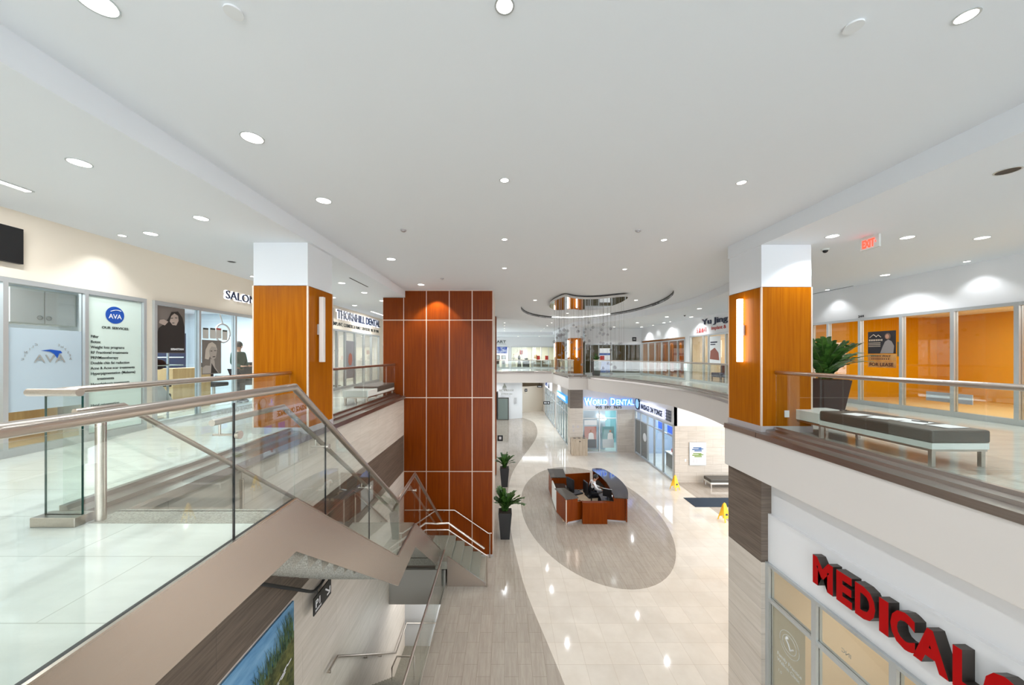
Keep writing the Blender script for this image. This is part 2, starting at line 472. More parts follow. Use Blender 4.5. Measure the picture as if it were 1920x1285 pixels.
# ------------------------------------------------------------------ shell: ceilings
cover = ell(3.72, 15.95, 2.97, 5.45)
ceil_edge = [(4.59, -7), (4.59, 7.2)] + [(x + 0.05, y) for x, y in CURVE[1:-1]] + [(4.62, 23.6), (4.62, 33.5)]
cc = MB(); cc.poly([(-3.40, -7)] + ceil_edge + [(-3.40, 33.5)], HC, HC + 0.08, holes=[cover])
struct(cc.build('ceiling', M['ceiling']))
cl = MB()
cl.poly([(-6.68, -7), (-3.40, -7), (-3.40, 33.5), (-6.68, 33.5)], HL, HL + 0.05)
cl.poly(ceil_edge + [(10.05, 33.5), (10.05, -7)], HL, HL + 0.05)
cl.poly([(-6.68, 33.5), (10.05, 33.5), (10.05, YF), (-6.68, YF)], HL, HL + 0.05)
struct(cl.build('ceiling', M['ceiling']))
cf = MB()
cf.sweep([(-3.40, -7), (-3.40, 33.5), (4.62, 33.5)], [(-.012, HL - .003), (0.05, HL - .003), (0.05, HC + .05), (-.012, HC + .05)])
cf.sweep([(x, y) for x, y in ceil_edge], [(.012, HL - .003), (.012, HC + .05), (-0.05, HC + .05), (-0.05, HL - .003)])
struct(cf.build('trim_2', M['ceiling']))
# recessed oval above the desk: dark inner rim and the raised disc
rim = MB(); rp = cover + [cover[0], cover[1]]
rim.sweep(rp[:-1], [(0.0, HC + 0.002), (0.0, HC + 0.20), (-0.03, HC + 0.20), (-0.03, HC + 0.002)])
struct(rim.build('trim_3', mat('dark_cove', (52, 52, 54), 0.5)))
arc_ = [(3.72 + 2.88 * math.cos(math.radians(a)), 15.95 + 5.36 * math.sin(math.radians(a))) for a in range(42, 109, 3)]
cv = MB(); cv.sweep(arc_, [(0, HC + .055), (.04, HC + .055), (.04, HC + .09), (0, HC + .09)])  # emissive strip added to give the oval's far rim its bright glow
cv = cv.build('cove_glow_strip', emis('cove_glow', (255, 252, 246), 3.0)); tag(cv, 'curved white strip added for the glow at the far rim of the ceiling oval', 'ceiling light')
dk = MB(); dk.poly(ell(3.72, 15.95, 3.1, 5.6), HC + 0.13, HC + 0.2)
struct(dk.build('ceiling', M['ceiling']))

# ------------------------------------------------------------------ shell: walls, upper level
wl = MB()
def wallstrip(mb, pl, u0, u1, z0, z1): pl.box(mb, u0, u1, z0, z1, -0.12, 0)
wallstrip(wl, LW, -7, 40, 2.42, HL)
for a, b in ((-7, 1.2), (6.53, 6.68), (12.0, 13.2), (18.7, 21.0)): wallstrip(wl, LW, a, b, 0, 2.42)
struct(wl.build('wall_left', M['cream']))
wr = MB()
wallstrip(wr, RW, -7, 25.8, 2.42, HL)
for a, b in ((-7, 2.6), (11.5, 15.0), (19.05, 19.6)): wallstrip(wr, RW, a, b, 0, 2.42)
struct(wr.build('wall_right', M['coolwhite']))
BW = Plane('Y', 25.8, -1)
wb = MB(); wallstrip(wb, BW, 5.9, 10.17, 2.22, HL); wallstrip(wb, BW, 9.95, 10.17, 0, 2.22)
struct(wb.build('wall_back', M['coolwhite']))
FW = Plane('Y', YF, -1)
wf = MB(); wallstrip(wf, FW, -6.7, 10.1, 2.34, HL + .3); wallstrip(wf, FW, -6.7, -1.2, 0, 2.34); wallstrip(wf, FW, 0.42, .72, 0, 2.34); wallstrip(wf, FW, 5.6, 10.1, 0, 2.34)
struct(wf.build('wall_far', M['coolwhite']))
ww = MB(); ww.box(10.05, 10.17, 25.8, YF, 0, HL)
struct(ww.build('wall_right', M['coolwhite']))

# upper shop fronts
storefront(LW, [1.2, 2.4, 3.55, 4.68, 5.59, 6.50], 0, 2.42)
storefront(LW, [6.70, 7.67, 8.70, 9.6, 10.6, 11.3, 12.0], 0, 2.42)
storefront(LW, [13.2, 14.0, 14.72, 15.68, 16.66, 17.6, 18.65], 0, 2.42, fw=0.07)
storefront(LW, [21.0, 22.2, 23.4, 25, 27], 0, 2.42)
storefront(RW, [2.6, 3.7, 4.8, 5.85, 6.88, 7.87, 8.89, 9.93, 10.9, 11.5], 0, 2.42, fw=0.07, kick=0.12)
storefront(RW, [15.0, 15.95, 17.3, 17.75, 19.0], 0, 2.42, fw=0.07)
storefront(RW, [19.6, 20.4, 21.5, 22.5, 23.5, 24.6, 25.7], 0, 2.3)
storefront(BW, [5.9, 6.3, 6.9, 7.85, 8.85, 9.95], 0, 2.22)
storefront(FW, [-1.2, 0.42], 0, 2.34); storefront(FW, [.72, 1.85, 2.92, 4.0, 4.75, 5.6], 0, 2.34)
room(LW, 1.0, 6.58, 3.2, 0, 2.7, mat('ava_wall', (196, 206, 212), 0.8), M['tan'], 90, 'clinic', (0.9, 0.96, 1))
room(LW, 6.64, 12.1, 4.2, 0, 2.8, mat('salon_wall', (214, 226, 234), 0.8), M['upper'], 260, 'salon', (0.88, 0.95, 1))
room(LW, 13.1, 18.8, 3.5, 0, 2.8, M['white'], M['upper'], 110, 'dental', (1, 0.98, 0.94))
room(LW, 20.9, 27.1, 2.5, 0, 2.8, M['white'], M['upper'], 100, 'unit')
room(RW, 2.4, 11.6, 4.2, 0, 2.62, M['amber'], mat('honey_floor', (236, 200, 140), 0.3), 150, 'unit')
room(RW, 14.9, 19.05, 3.0, 0, 2.7, M['beige'], M['grey_tile'], 90, 'dental', (1, 0.95, 0.85))
room(RW, 19.5, 25.75, 2.6, 0, 2.5, mat('oak_wall', (176, 126, 74), 0.6), M['tan'], 70, 'office', (1, 0.95, 0.85))
room(BW, 5.8, 10.0, 3.0, 0, 2.4, mat('olive_wall', (96, 84, 56), 0.8), mat('olive_floor', (120, 126, 96), .4), 22, 'office')
room(FW, -1.3, .55, 3.0, 0, 2.5, M['white'], M['upper'], 60, 'art')
room(FW, .62, 5.7, 3.5, 0, 2.5, mat('boutique_wall', (206, 206, 190), 0.8), M['upper'], 150, 'boutique')

# ------------------------------------------------------------------ shell: walls, lower levels
XL = -3.44
def banded(mbs, box, bands):
    for m, z0, z1 in bands: box(mbs[m], z0, z1)
ls, lb = MB(), MB()
for mb, z0, z1 in ((ls, -1.34, -0.09), (lb, -2.57, -1.34), (ls, -9.4, -2.57)): mb.box(XL - 0.15, XL, -7, 12.15, z0, z1)
struct(ls.build('wall_left', M['stone'])); struct(lb.build('wall_left', M['brown']))
# right side, below the upper floor: plaster band over the shop front
MW = Plane('X', 4.70, -1)
wm = MB(); MW.box(wm, -7, 6.28, -2.30, -1.45, -0.15, 0); MW.box(wm, -7, 6.28, -1.45, -0.82, -0.15, -0.06)
struct(wm.build('wall_right', M['coolwhite']))
storefront(MW, [1.0, 2.1, 3.15, 4.22, 5.30, 6.24], G, -2.30, rails=(-2.93,), fw=0.08, head=0.05)
room(MW, 0.5, 6.27, 3.6, G, -2.1, M['beige'], M['upper'], 75, 'clinic', (1, 0.96, 0.9))
# far ground walls
WD = Plane('Y', 24.8, -1); MS = Plane('X', 9.2, -1); PW = Plane('Y', 19.0, -1); SL = Plane('X', 4.8, -1)
w1 = MB(); WD.box(w1, 4.9, 9.2, -2.44, -0.82, -0.12, 0); struct(w1.build('wall_back', M['coolwhite']))
w1 = MB(); WD.box(w1, 7.9, 9.2, G, -2.44, -0.12, 0.0); WD.box(w1, 4.9, 5.5, G, -2.44, -0.12, 0.0); struct(w1.build('wall_back', M['stonex']))
w1 = MB(); MS.box(w1, 19.0, 24.8, -2.44, -0.82, -0.12, 0); struct(w1.build('wall_right', M['coolwhite']))
w1 = MB(); PW.box(w1, 9.2, 18, -2.44, -0.82, -0.12, 0); struct(w1.build('wall_back', M['coolwhite']))
w1 = MB(); PW.box(w1, 9.2, 18, G, -2.44, -0.12, 0.0); struct(w1.build('wall_back', M['stonex']))
w1 = MB(); SL.box(w1, 25.5, 46, -2.3, -0.82, -0.1, 0); SL.box(w1, 32.3, 33.2, G, -2.3, -0.1, 0); SL.box(w1, 41.2, 46, G, -2.3, -0.1, 0); SL.box(w1, 25.5, 26.2, G, -2.3, -.1, 0); struct(w1.build('wall_right', M['white']))
storefront(WD, [5.5, 6.68, 7.9], G, -2.44, rails=(-3.05,), fw=0.07)
storefront(MS, [19.15, 20.4, 21.6, 22.6, 23.7, 24.7], G, -2.44, rails=(-3.05,), fw=0.09)
storefront(SL, [26.2, 27.4, 28.6, 29.8, 31.0, 32.3], G, -2.3, rails=(-3.0,), fw=0.09)
storefront(SL, [33.2, 34.8, 36.4, 38, 39.6, 41.2], G, -2.3, rails=(-3.0,), fw=0.09)
room(WD, 4.95, 9.0, 3.0, G, -2.2, mat('teal_wall', (150, 196, 200), 0.8), M['upper'], 150, 'dental', (0.9, 0.97, 1))
room(MS, 19.1, 24.6, 3.0, G, -2.2, mat('bluegrey_wall', (176, 192, 214), 0.8), M['upper'], 170, 'massage', (0.85, 0.93, 1))
room(SL, 25.7, 41.5, 2.5, G, -2.1, mat('pale_blue_wall', (190, 208, 226), 0.8), M['upper'], 260, 'shops', (0.9, 0.96, 1))
w1 = MB(); w1.hexa([(-5, 35.6, G), (1.95, 38.6, G), (1.95, 38.8, G), (-5, 35.8, G), (-5, 35.6, -.8), (1.95, 38.6, -.8), (1.95, 38.8, -.8), (-5, 35.8, -.8)])
w1.box(1.85, 1.95, 38.6, 46, G, -.8)
struct(w1.build('wall_far', M['coolwhite']))
w1 = MB(); w1.hexa([(1.9, 42.4, G), (4.8, 44.2, G), (4.8, 44.4, G), (1.9, 42.6, G), (1.9, 42.4, -2.4), (4.8, 44.2, -2.4), (4.8, 44.4, -2.4), (1.9, 42.6, -2.4)])
struct(w1.build('wall_far', M['cream']))
w1 = MB(); w1.box(1.9, 4.8, 45.5, 45.7, G, -.8); struct(w1.build('wall_far', M['beige']))
w1 = MB(); w1.poly([(1.2, 40), (4.8, 40), (4.8, 46), (1.2, 46)], -.85, -.82); struct(w1.build('ceiling', M['white']))

# basement stairwell
bs = MB(); bs.box(XL, -1.2, 12.15, 12.3, -9.4, -5.7); struct(bs.build('wall_back', mat('grey_plaster', (196, 198, 200), 0.7)))
bs = MB(); bs.box(XL, -1.76, 10.49, 10.6, -6.05, -5.02); struct(bs.build('wall_back', mat('grey_panel', (170, 166, 160), 0.6)))
bs = MB(); bs.box(-1.74, -1.64, -1, 10.6, -9.4, G - 0.30); struct(bs.build('wall_right', M['white']))
bs = MB(); bs.box(XL, -1.2, 10.6, 12.3, -8.82, -8.66); struct(bs.build('floor', M['granite']))
bs = MB(); bs.box(XL, -1.74, 5.0, 5.4, -9.4, G - 0.01); struct(bs.build('wall_near', M['white']))

spb = bpy.data.lights.new('lamp', 'SPOT'); spb.energy = 130; spb.spot_size = 2.4; spb.spot_blend = .4; spb.shadow_soft_size = .06
spo = bpy.data.objects.new('lamp', spb); C.objects.link(spo); spo.location = (-2.7, 11.3, -5.75)
# far end behind the wood tower, so no gap shows
w1 = MB(); w1.box(-6.8, -6.68, 25, 40, G, 0); struct(w1.build('wall_left', M['white']))

# ------------------------------------------------------------------ columns
def column(x0, x1, y0, y1, label, low_label, plinth_top=0.11):
    cx, cy = (x0 + x1) / 2, (y0 + y1) / 2
    t = thing('wood_clad_column', label, 'column', (cx, cy, 0), 'wood clad columns')
    MB().box(x0 + .01, x1 - .01, y0 + .01, y1 - .01, 2.60, HC - 0.0 if False else HL).build('plaster_head', M['ceiling'], t)
    a, s = 0.012, 0.022
    wd = MB(); wd.box(x0 + s, x1 - s, y0, y1, plinth_top, 2.59); wd.box(x0, x1, y0 + s, y1 - s, plinth_top, 2.59)
    wd.build('veneer_cladding', M['wood'], t)
    j = MB()
    for xx, yy in ((x0, y0), (x1, y0), (x0, y1), (x1, y1)):
        j.box(xx - .004 if xx == x0 else xx - s, xx + s if xx == x0 else xx + .004, yy - .004 if yy == y0 else yy - s, yy + s if yy == y0 else yy + .004, plinth_top, 2.595)
    j.build('corner_trim', M['joint'], t)
    MB().box(x0 - .008, x1 + .008, y0 - .008, y1 + .008, 0.0, plinth_top).build('skirting', M['plinth'], t)
    if low_label:
        l = thing('stone_clad_column', low_label, 'column', (cx, cy, G), 'stone clad columns')
        MB().box(x0, x1, y0, y1, -2.32, -0.83).build('dark_stone_band', M['brownx'], l)
        MB().box(x0, x1, y0, y1, G + .005, -2.32).build('stone_cladding', M['stonex'], l)
    return t
column(-4.41, -3.44, 6.16, 7.05, 'cherry clad square column beside the top of the stairs, salon sign to its left', None)
column(4.58, 5.49, 6.28, 7.2, 'cherry clad square column on the right walkway, beside the dark planter', 'stone clad column with a dark band, at the left end of the MEDICAL shop front')
column(4.58, 5.48, 24.6, 25.5, 'far cherry clad column behind the hanging glass bubbles', 'far stone clad column behind the wooden recycling bin')
column(4.6, 5.4, 31.5, 32.3, 'farthest cherry clad column, in front of the boutique on the upper level', None)
# sconces
def sconce(loc, axis, on, label, ln=1.2):
    x, y, z = loc; t = thing('wall_sconce', label, 'wall light', loc, 'vertical tube lights on the columns')
    d = 1 if axis in ('+x',) else -1
    if axis in ('+x', '-x'):
        MB().box(x, x + d * .03, y - .04, y + .04, z + ln * .42, z + ln * .58).build('bracket', M['alu'], t)
        MB().box(x + d * .03, x + d * .11, y - .04, y + .04, z, z + ln).build('diffuser', M['lampwarm'] if on else M['lampoff'], t, bevel=.006)
        lx, ly = x + d * .16, y
    else:
        MB().box(x - .04, x + .04, y - .03, y, z + ln * .42, z + ln * .58).build('bracket', M['alu'], t)
        MB().box(x - .04, x + .04, y - .11, y - .03, z, z + ln).build('diffuser', M['lampwarm'] if on else M['lampoff'], t, bevel=.006)
sconce((4.576, 6.74, 1.25), '-x', True, 'lit vertical tube light on the left face of the right walkway column')
sconce((-3.436, 6.5, 1.25), '+x', False, 'unlit vertical tube light on the column by the stairs')
sconce((5.03, 24.596, 1.25), '-y', True, 'lit tube light on the front of the far column behind the hanging bubbles')
sconce((4.576, 25.0, 1.25), '-x', True, 'lit tube light on the left side of the far column behind the hanging bubbles')
sconce((4.596, 31.9, 1.25), '-x', True, 'farthest lit tube light, beside the boutique front')

# ------------------------------------------------------------------ wood tower by the stairs
t = thing('wood_tower', 'tall red-brown veneer clad tower with pale metal joints beside the stairs', 'clad tower', (-1.9, 13, G))
TX = [-3.44, -2.665, -1.885, -1.105, -0.40]; TZ = [G + .07, 1.37 - 3.955, 1.37 - 1.436, 1.37 + 1.21, HC - .01]
g_ = 0.014
pn = MB()
for i in range(4):
    for j in range(4):
        pn.box(TX[i] + g_, TX[i + 1] - g_, 12.0, 12.03, TZ[j] + (g_ if j else 0), TZ[j + 1] - g_)
pn.box(-4.15 + g_, -3.44 - g_, 12.0, 12.03, 0.0, TZ[3] - g_); pn.box(-4.15 + g_, -3.44 - g_, 12.0, 12.03, TZ[3] + g_, HL - .01)
pn.build('veneer_panelling', M['wood_dark'], t)
MB().box(-4.15, -0.40, 12.012, 15.0, 0.0, HL - .01).box(-3.44, -.4, 12.012, 15.0, G, -.0).box(-3.40, -.4, 12.012, 15, HL - .01, HC).build('metal_core', M['joint'], t)
MB().box(-3.44, -.39, 11.985, 12.01, G, G + .07).build('skirting', M['plinth'], t)
t = thing('wood_tower', 'second veneer clad tower, a sliver seen just past the first', 'clad tower', (-1.9, 20, G))
MB().box(-3.4, -.47, 20.0, 21.0, G + .07, HC - .01).build('veneer_panelling', M['wood_dark'], t)
MB().box(-3.4, -.49, 21.0, 21.2, G, HC - .01).build('metal_core', M['joint'], t)

# ------------------------------------------------------------------ railings
PROF = [(-0.37, -0.0), (-0.37, 0.10), (-0.31, 0.10), (-0.295, 0.062), (-0.165, 0.05), (-0.155, 0.012), (0.018, 0.0), (0.026, -0.09), (-0.05, -0.10)]
def offset_path(path, d):
    P = [Vector(p) for p in path]; out = []
    for i, p in enumerate(P):
        nr = lambda a, b: Vector((-(b - a).normalized().y, (b - a).normalized().x))
        if i == 0: m = nr(P[0], P[1])
        elif i == len(P) - 1: m = nr(P[-2], P[-1])
        else:
            a = nr(P[i - 1], p); b = nr(p, P[i + 1]); m = (a + b).normalized(); m = m / max(.5, m.dot(a))
        out.append((p.x + m.x * d, p.y + m.y * d))
    return out
def resample(path, step, at=None):
    """split path into pieces of about `step` length (or at given fractions)"""
    P = [Vector(p) for p in path]; L = [0]
    for a, b in zip(P, P[1:]): L.append(L[-1] + (b - a).length)
    n = max(1, round(L[-1] / step)); cuts = [L[-1] * i / n for i in range(n + 1)] if at is None else at
    def pt(s):
        for i in range(len(P) - 1):
            if s <= L[i + 1] + 1e-9: return P[i].lerp(P[i + 1], (s - L[i]) / max(1e-9, L[i + 1] - L[i]))
        return P[-1]
    out = []
    for a, b in zip(cuts, cuts[1:]):
        seg = [pt(a + 0.006)] + [P[i] for i in range(len(P)) if a + .02 < L[i] < b - .02] + [pt(b - 0.006)]
        out.append([tuple(q) for q in seg])
    return out
def guard(name, label, path, step=1.3, z=0, at=None, curb=True, railr=0.032, inset=-0.34, h=1.07, ends=(0, 0)):
    """glass guard: curb, glass_panel..., handrail; the open void is on the left of the path"""
    t = thing(name, label, 'railing', (path[0][0], path[0][1], z), 'glass guard rails')
    if curb: MB().sweep(path, [(a, b + z) for a, b in PROF]).build('steel_curb', M['curb'], t)
    gp_ = offset_path(path, inset)
    for seg in resample(gp_, step, at):
        MB().sweep(seg, [(-.006, z + (.09 if curb else .02)), (.006, z + (.09 if curb else .02)), (.006, z + h - .03), (-.006, z + h - .03)]).build('glass_panel', [M['guard'], M['edge']], t)
    MB().tube([(x, y, z + h) for x, y in gp_], railr, 12).build('handrail', M['steel'], t)
    return t
guard('glass_guard', 'glass guard with steel curb and round handrail in front of the grey bench, right walkway', [(4.49, -3), (4.49, 6.26)], at=[0, 2.9, 4.05, 6.53, 8.37, 9.27])
guard('glass_guard', 'curved glass guard along the far right walkway above the massage shop', CURVE[3:-1] + [(5.34, 22.4)], .95)
guard('glass_guard', 'short glass guard around the foot of the far column by the hanging bubbles', [(4.13, 22.75), (3.9, 28.2)], 1.3)
guard('glass_guard', 'far glass guard of the bridge in front of the boutique', [(3.8, 28.3), (-3.3, 28.3)], 1.4, h=1.0)
MB().sweep([(4.49, 6.26), (4.49, 7.16)], PROF).box(4.13, 5.34, 22.58, 22.75, 0, .03)
c = MB().sweep([(4.49, 6.27), (4.49, 7.17)], [(-0.085, 0), (-.085, .004), (0.018, 0.002), (0.026, -0.09), (-0.05, -0.10)])
struct(c.build('trim_4', M['curb']))
c = MB().sweep([(5.34, 22.6), (4.13, 22.6)], PROF); struct(c.build('trim_5', M['curb']))
# left walkway, travelled so that the void lies on the left: from far to near
guard('glass_guard', 'glass guard with dark curb between the stair column and the wood tower', [(-3.40, 11.98), (-3.40, 7.1)], 1.25)
guard('glass_guard', 'long glass guard along the left walkway in front of the clinic and salon fronts', [(-3.40, 6.14), (-3.40, 2.98)], at=[0, .97, 2.14, 3.16])
c = MB().sweep([(-3.40, 7.1), (-3.40, 6.14)], [(-0.03, 0), (-.03, .004), (0.018, 0.002), (0.026, -0.09), (-0.05, -0.10)]); struct(c.build('trim_6', M['curb']))
# return panel with plinth at the stair head
t = thing('glass_screen', 'narrow upright glass end screen standing on a pale plinth at the stair head', 'glass screen', (-3.55, 2.87, 0))
MB().box(-3.78, -3.42, 2.80, 2.94, 0, .075).build('plinth', M['steel'], t, bevel=.004)
MB().box(-3.74, -3.44, 2.862, 2.878, .075, 1.04, 0, 1).build('glass_panel', [M['guard'], M['edge']], t)
MB().tube([(-3.88, 2.87, 1.07), (-3.46, 2.87, 1.07)], .032, 14).build('handrail', M['steel'], t)
MB().tube([(-3.74, 2.87, 1.065), (-3.74, 3.02, 1.07)], .032, 14).build('rail_joint', M['steel'], t)

# ------------------------------------------------------------------ the staircase
XS0, XS1 = -3.40, -2.03
RIS = 5.48 / 30
st = thing('staircase', 'switchback granite staircase with steel side cladding going down from the upper floor', 'staircase', (-2.7, 3.1, 0))
def flight(y0, z0, n, run, x0=XS0, x1=XS1, base=None, sgn=1):
    mb = MB(); pts = []
    for i in range(n):
        pts += [(y0 + run * i, z0 - RIS * i), (y0 + run * i, z0 - RIS * (i + 1))]
    yb = y0 + run * (n - 1); pts.append((yb + .02, z0 - RIS * n))
    low = [(yb + .02, z0 - RIS * n - .26)]
    for i in range(n - 1, 0, -1): low += [(y0 + run * i - .02, z0 - RIS * i - .30), (y0 + run * (i - 1) - .0, z0 - RIS * i - .30)]
    low += [(y0 + .0, z0 - .25)]
    pl = pts + low; k = len(pl)
    tri = tessellate_polygon([[Vector((a, b, 0)) for a, b in pl]])
    vs = [(x0, a, b) for a, b in pl] + [(x1, a, b) for a, b in pl]
    fs = [list(q) for q in tri] + [[i + k for i in reversed(q)] for q in tri] + [(i, (i + 1) % k, (i + 1) % k + k, i + k) for i in range(k)]
    mb.add(vs, fs)
    for i in range(n): mb.box(x0, x1, y0 + run * i - .012, y0 + run * i + .03, z0 - RIS * i - .03, z0 - RIS * i + .004)
    return mb
Y1, Y2, Y3 = 3.10, 6.60, 7.86
R1 = (Y2 - Y1 - .26) / 12
f1 = flight(Y1, 0, 13, .272); f1.build('flight', M['granite'], st)
LZ = -RIS * 13
MB().box(XS0, XS1, Y2 - .24, Y3, LZ - .3, LZ).build('landing', M['granite'], st)
f2 = flight(Y3, LZ, 13, .268); f2.build('flight', M['granite'], st)
L2 = LZ * 2
MB().box(-3.43, -1.66, 10.62, 11.98, L2 - .22, L2).box(-2.05, -1.66, 10.44, 10.62, L2 - .22, L2).build('landing', M['granite'], st)
MB().box(-3.43, -2.06, 10.62, 10.72, G, L2 - .22).build('landing_wall', M['brownx'], st)
for i in range(4):
    x = -1.66 + .284 * i
    MB().box(x, x + .30, 10.47, 11.98, G, L2 - RIS * i - (RIS if i >= 0 else 0) + 0.0).box(x - .012, x + .03, 10.47, 11.98, L2 - RIS * i - .03, L2 - RIS * i + .003).build('step', M['granite'], st)
MB().box(-3.40, -2.0, 2.87, 3.10, -.02, .004).build('nosing', M['granite'], st)
# steel side cladding on the open side (x = -2)
def band(pts_top, dz, x, th=.02, mbx=None):
    mb = mbx or MB()
    for (ya, za), (yb, zb), da, db in zip(pts_top, pts_top[1:], dz, dz[1:]):
        mb.hexa([(x - th, ya, za - da), (x, ya, za - da), (x, yb, zb - db), (x - th, yb, zb - db), (x - th, ya, za), (x, ya, za), (x, yb, zb), (x - th, yb, zb)])
    return mb
top = [(-3, 0), (3.35, 0), (6.56, LZ), (7.84, LZ), (10.9, LZ - 2.26)]
band(top, [.495, .495, .55, .51, .59], -1.98).build('steel_cladding', M['steelf'], st)
band([(y, z + .010) for y, z in top], [.012] * 5, -1.974, .022).build('steel_capping', M['steel'], st)
band([(y, z + .008) for y, z in top], [.010] * 5, -1.998, .03).build('gasket', M['rubber'], st)
# third flight side panel
MB().hexa([(-1.70, 10.43, G), (-.56, 10.43, G), (-.56, 10.46, G), (-1.70, 10.46, G), (-1.70, 10.43, -4.58), (-.56, 10.43, G + .1), (-.56, 10.46, G + .1), (-1.70, 10.46, -4.58)]).build('side_panel', M['steelf'], st)
# stair guard along x = -2
sg = thing('stair_guard', 'glass stair guard with thick steel handrail following the open side of the stairs', 'railing', (-2, 3.3, 0), 'glass guard rails')
def slanted(pts, zt, zb, x, name='glass_panel', par=sg, mats=None):
    for (ya, za), (yb, zb_) in pts:
        MB().hexa([(x - .006, ya, za + zb), (x + .006, ya, za + zb), (x + .006, yb, zb_ + zb), (x - .006, yb, zb_ + zb), (x - .006, ya, za + zt), (x + .006, ya, za + zt), (x + .006, yb, zb_ + zt), (x - .006, yb, zb_ + zt)]).build(name, mats or [M['guard'], M['edge']], par)
def ztop(y):
    for (ya, za), (yb, zb) in zip(top, top[1:]):
        if y <= yb: return za + (zb - za) * (y - ya) / (yb - ya)
    return top[-1][1]
cuts = [-1.0, 1.2, 2.60, 3.35, 3.93, 5.20, 6.56, 7.84, 9.2, 10.75]
for a, b in zip(cuts, cuts[1:]):
    a_, b_ = a + .003 * (a not in (3.35,)), b - .003 * (b not in (3.35,))
    slanted([((a_, ztop(a_)), (b_, ztop(b_)))], 1.02 if b < 3.5 else 1.0, .0, -2.0)
jm = MB()
for y in (2.60, 3.93, 5.20): jm.box(-2.008, -1.992, y - .003, y + .003, ztop(y), ztop(y) + 1.02)
jm.build('dark_joint', M['rubber'], sg)
MB().tube([(-2, -3, 1.07), (-2, 3.35, 1.07), (-2, 6.60, -1.36), (-2, 6.70, -1.34), (-2, 7.86, -1.28), (-2, 11.2, -3.90)], .034, 14).build('handrail', M['steel'], sg)
gr = thing('grab_rail', 'slim steel grab rail carried on brackets inside the stair glass', 'handrail', (-2.12, 2.6, .8))
rl = MB().tube([(-2.12, 2.55, .88), (-2.12, 3.37, .88), (-2.12, 6.66, -1.56), (-2.12, 7.86, -1.54), (-2.12, 10.7, -3.72)], .024, 12).build('rail', M['steel'], gr)
for y, z in ((2.62, .88), (3.95, .45), (5.22, -.49), (7.86, -1.54), (9.2, -2.57)):
    MB().tube([(-2.12, y, z - .01), (-2.12, y, z - .11)], .008, 8).tube([(-2.17, y, z - .10), (-1.99, y, z - .10)], .009, 8).tube([(-1.99, y, z - .10), (-1.965, y, z - .10)], .03, 14).build('bracket', M['steel'], rl)
wr_ = thing('grab_rail', 'steel grab rail on posts at the wall side of the upper flight', 'handrail', (-3.36, 2.9, 0))
MB().tube([(-3.36, 2.75, .93), (-3.36, 3.1, .93), (-3.36, 6.6, -1.62), (-3.36, 7.8, -1.62), (-3.36, 10.6, -3.8)], .024, 12).build('rail', M['steel'], wr_)
MB().tube([(-3.36, 2.93, 0), (-3.36, 2.93, .92)], .034, 14).build('post', M['steel'], wr_)
for y in (4.5, 6.1, 7.9, 9.6):
    zr = .93 - (y - 3.1) * .7286 if y < 6.6 else (-1.62 if y < 7.8 else -1.62 - (y - 7.8) * .778)
    MB().tube([(-3.36, y, zr - .92), (-3.36, y, zr - .12)], .024, 10).tube([(-3.36, y, zr - .12), (-3.36, y, zr)], .008, 8).build('post', M['steel'], wr_)
# third flight rails
tr = thing('stair_rail', 'double steel rail with glass at the near side of the last four steps', 'handrail', (-1.1, 10.44, G))
MB().tube([(-2.0, 10.44, -3.62), (-1.66, 10.44, -3.6), (-.60, 10.44, -4.36)], .032, 10).build('rail', M['steel'], tr)
MB().tube([(-2.0, 10.40, -3.78), (-1.66, 10.40, -3.78), (-.55, 10.40, -4.53), (-.50, 10.40, -4.53)], .02, 10).build('lower_rail', M['steel'], tr)
MB().tube([(-.52, 10.42, G), (-.52, 10.42, -4.53)], .022, 10).build('post', M['steel'], tr)
MB().hexa([(-1.98, 10.434, -4.58), (-1.66, 10.434, -4.58), (-1.66, 10.446, -4.58), (-1.98, 10.446, -4.58), (-1.98, 10.434, -3.8), (-1.66, 10.434, -3.8), (-1.66, 10.446, -3.8), (-1.98, 10.446, -3.8)]).hexa([(-1.66, 10.434, -4.6), (-.56, 10.434, G + .1), (-.56, 10.446, G + .1), (-1.66, 10.446, -4.6), (-1.66, 10.434, -3.8), (-.56, 10.434, -4.56), (-.56, 10.446, -4.56), (-1.66, 10.446, -3.8)]).build('glass_panel', [M['guard'], M['edge']], tr)
tr = thing('stair_rail', 'thin steel rail fixed to the wood tower above the last four steps', 'handrail', (-1.9, 11.9, G))
rl = MB().tube([(-3.37, 11.9, -3.86), (-1.69, 11.9, -3.86), (-.55, 11.9, -4.64), (-.44, 11.9, -4.64)], .02, 10).build('rail', M['steel'], tr)
MB().tube([(-.50, 11.9, G), (-.50, 11.9, -4.64)], .02, 10).build('post', M['steel'], tr)
for x, z in ((-2.9, -3.86), (-2.05, -3.86), (-.8, -4.47)): MB().tube([(x, 11.9, z - .01), (x, 11.9, z - .06), (x, 11.995, z - .06)], .008, 8).build('bracket', M['steel'], rl)
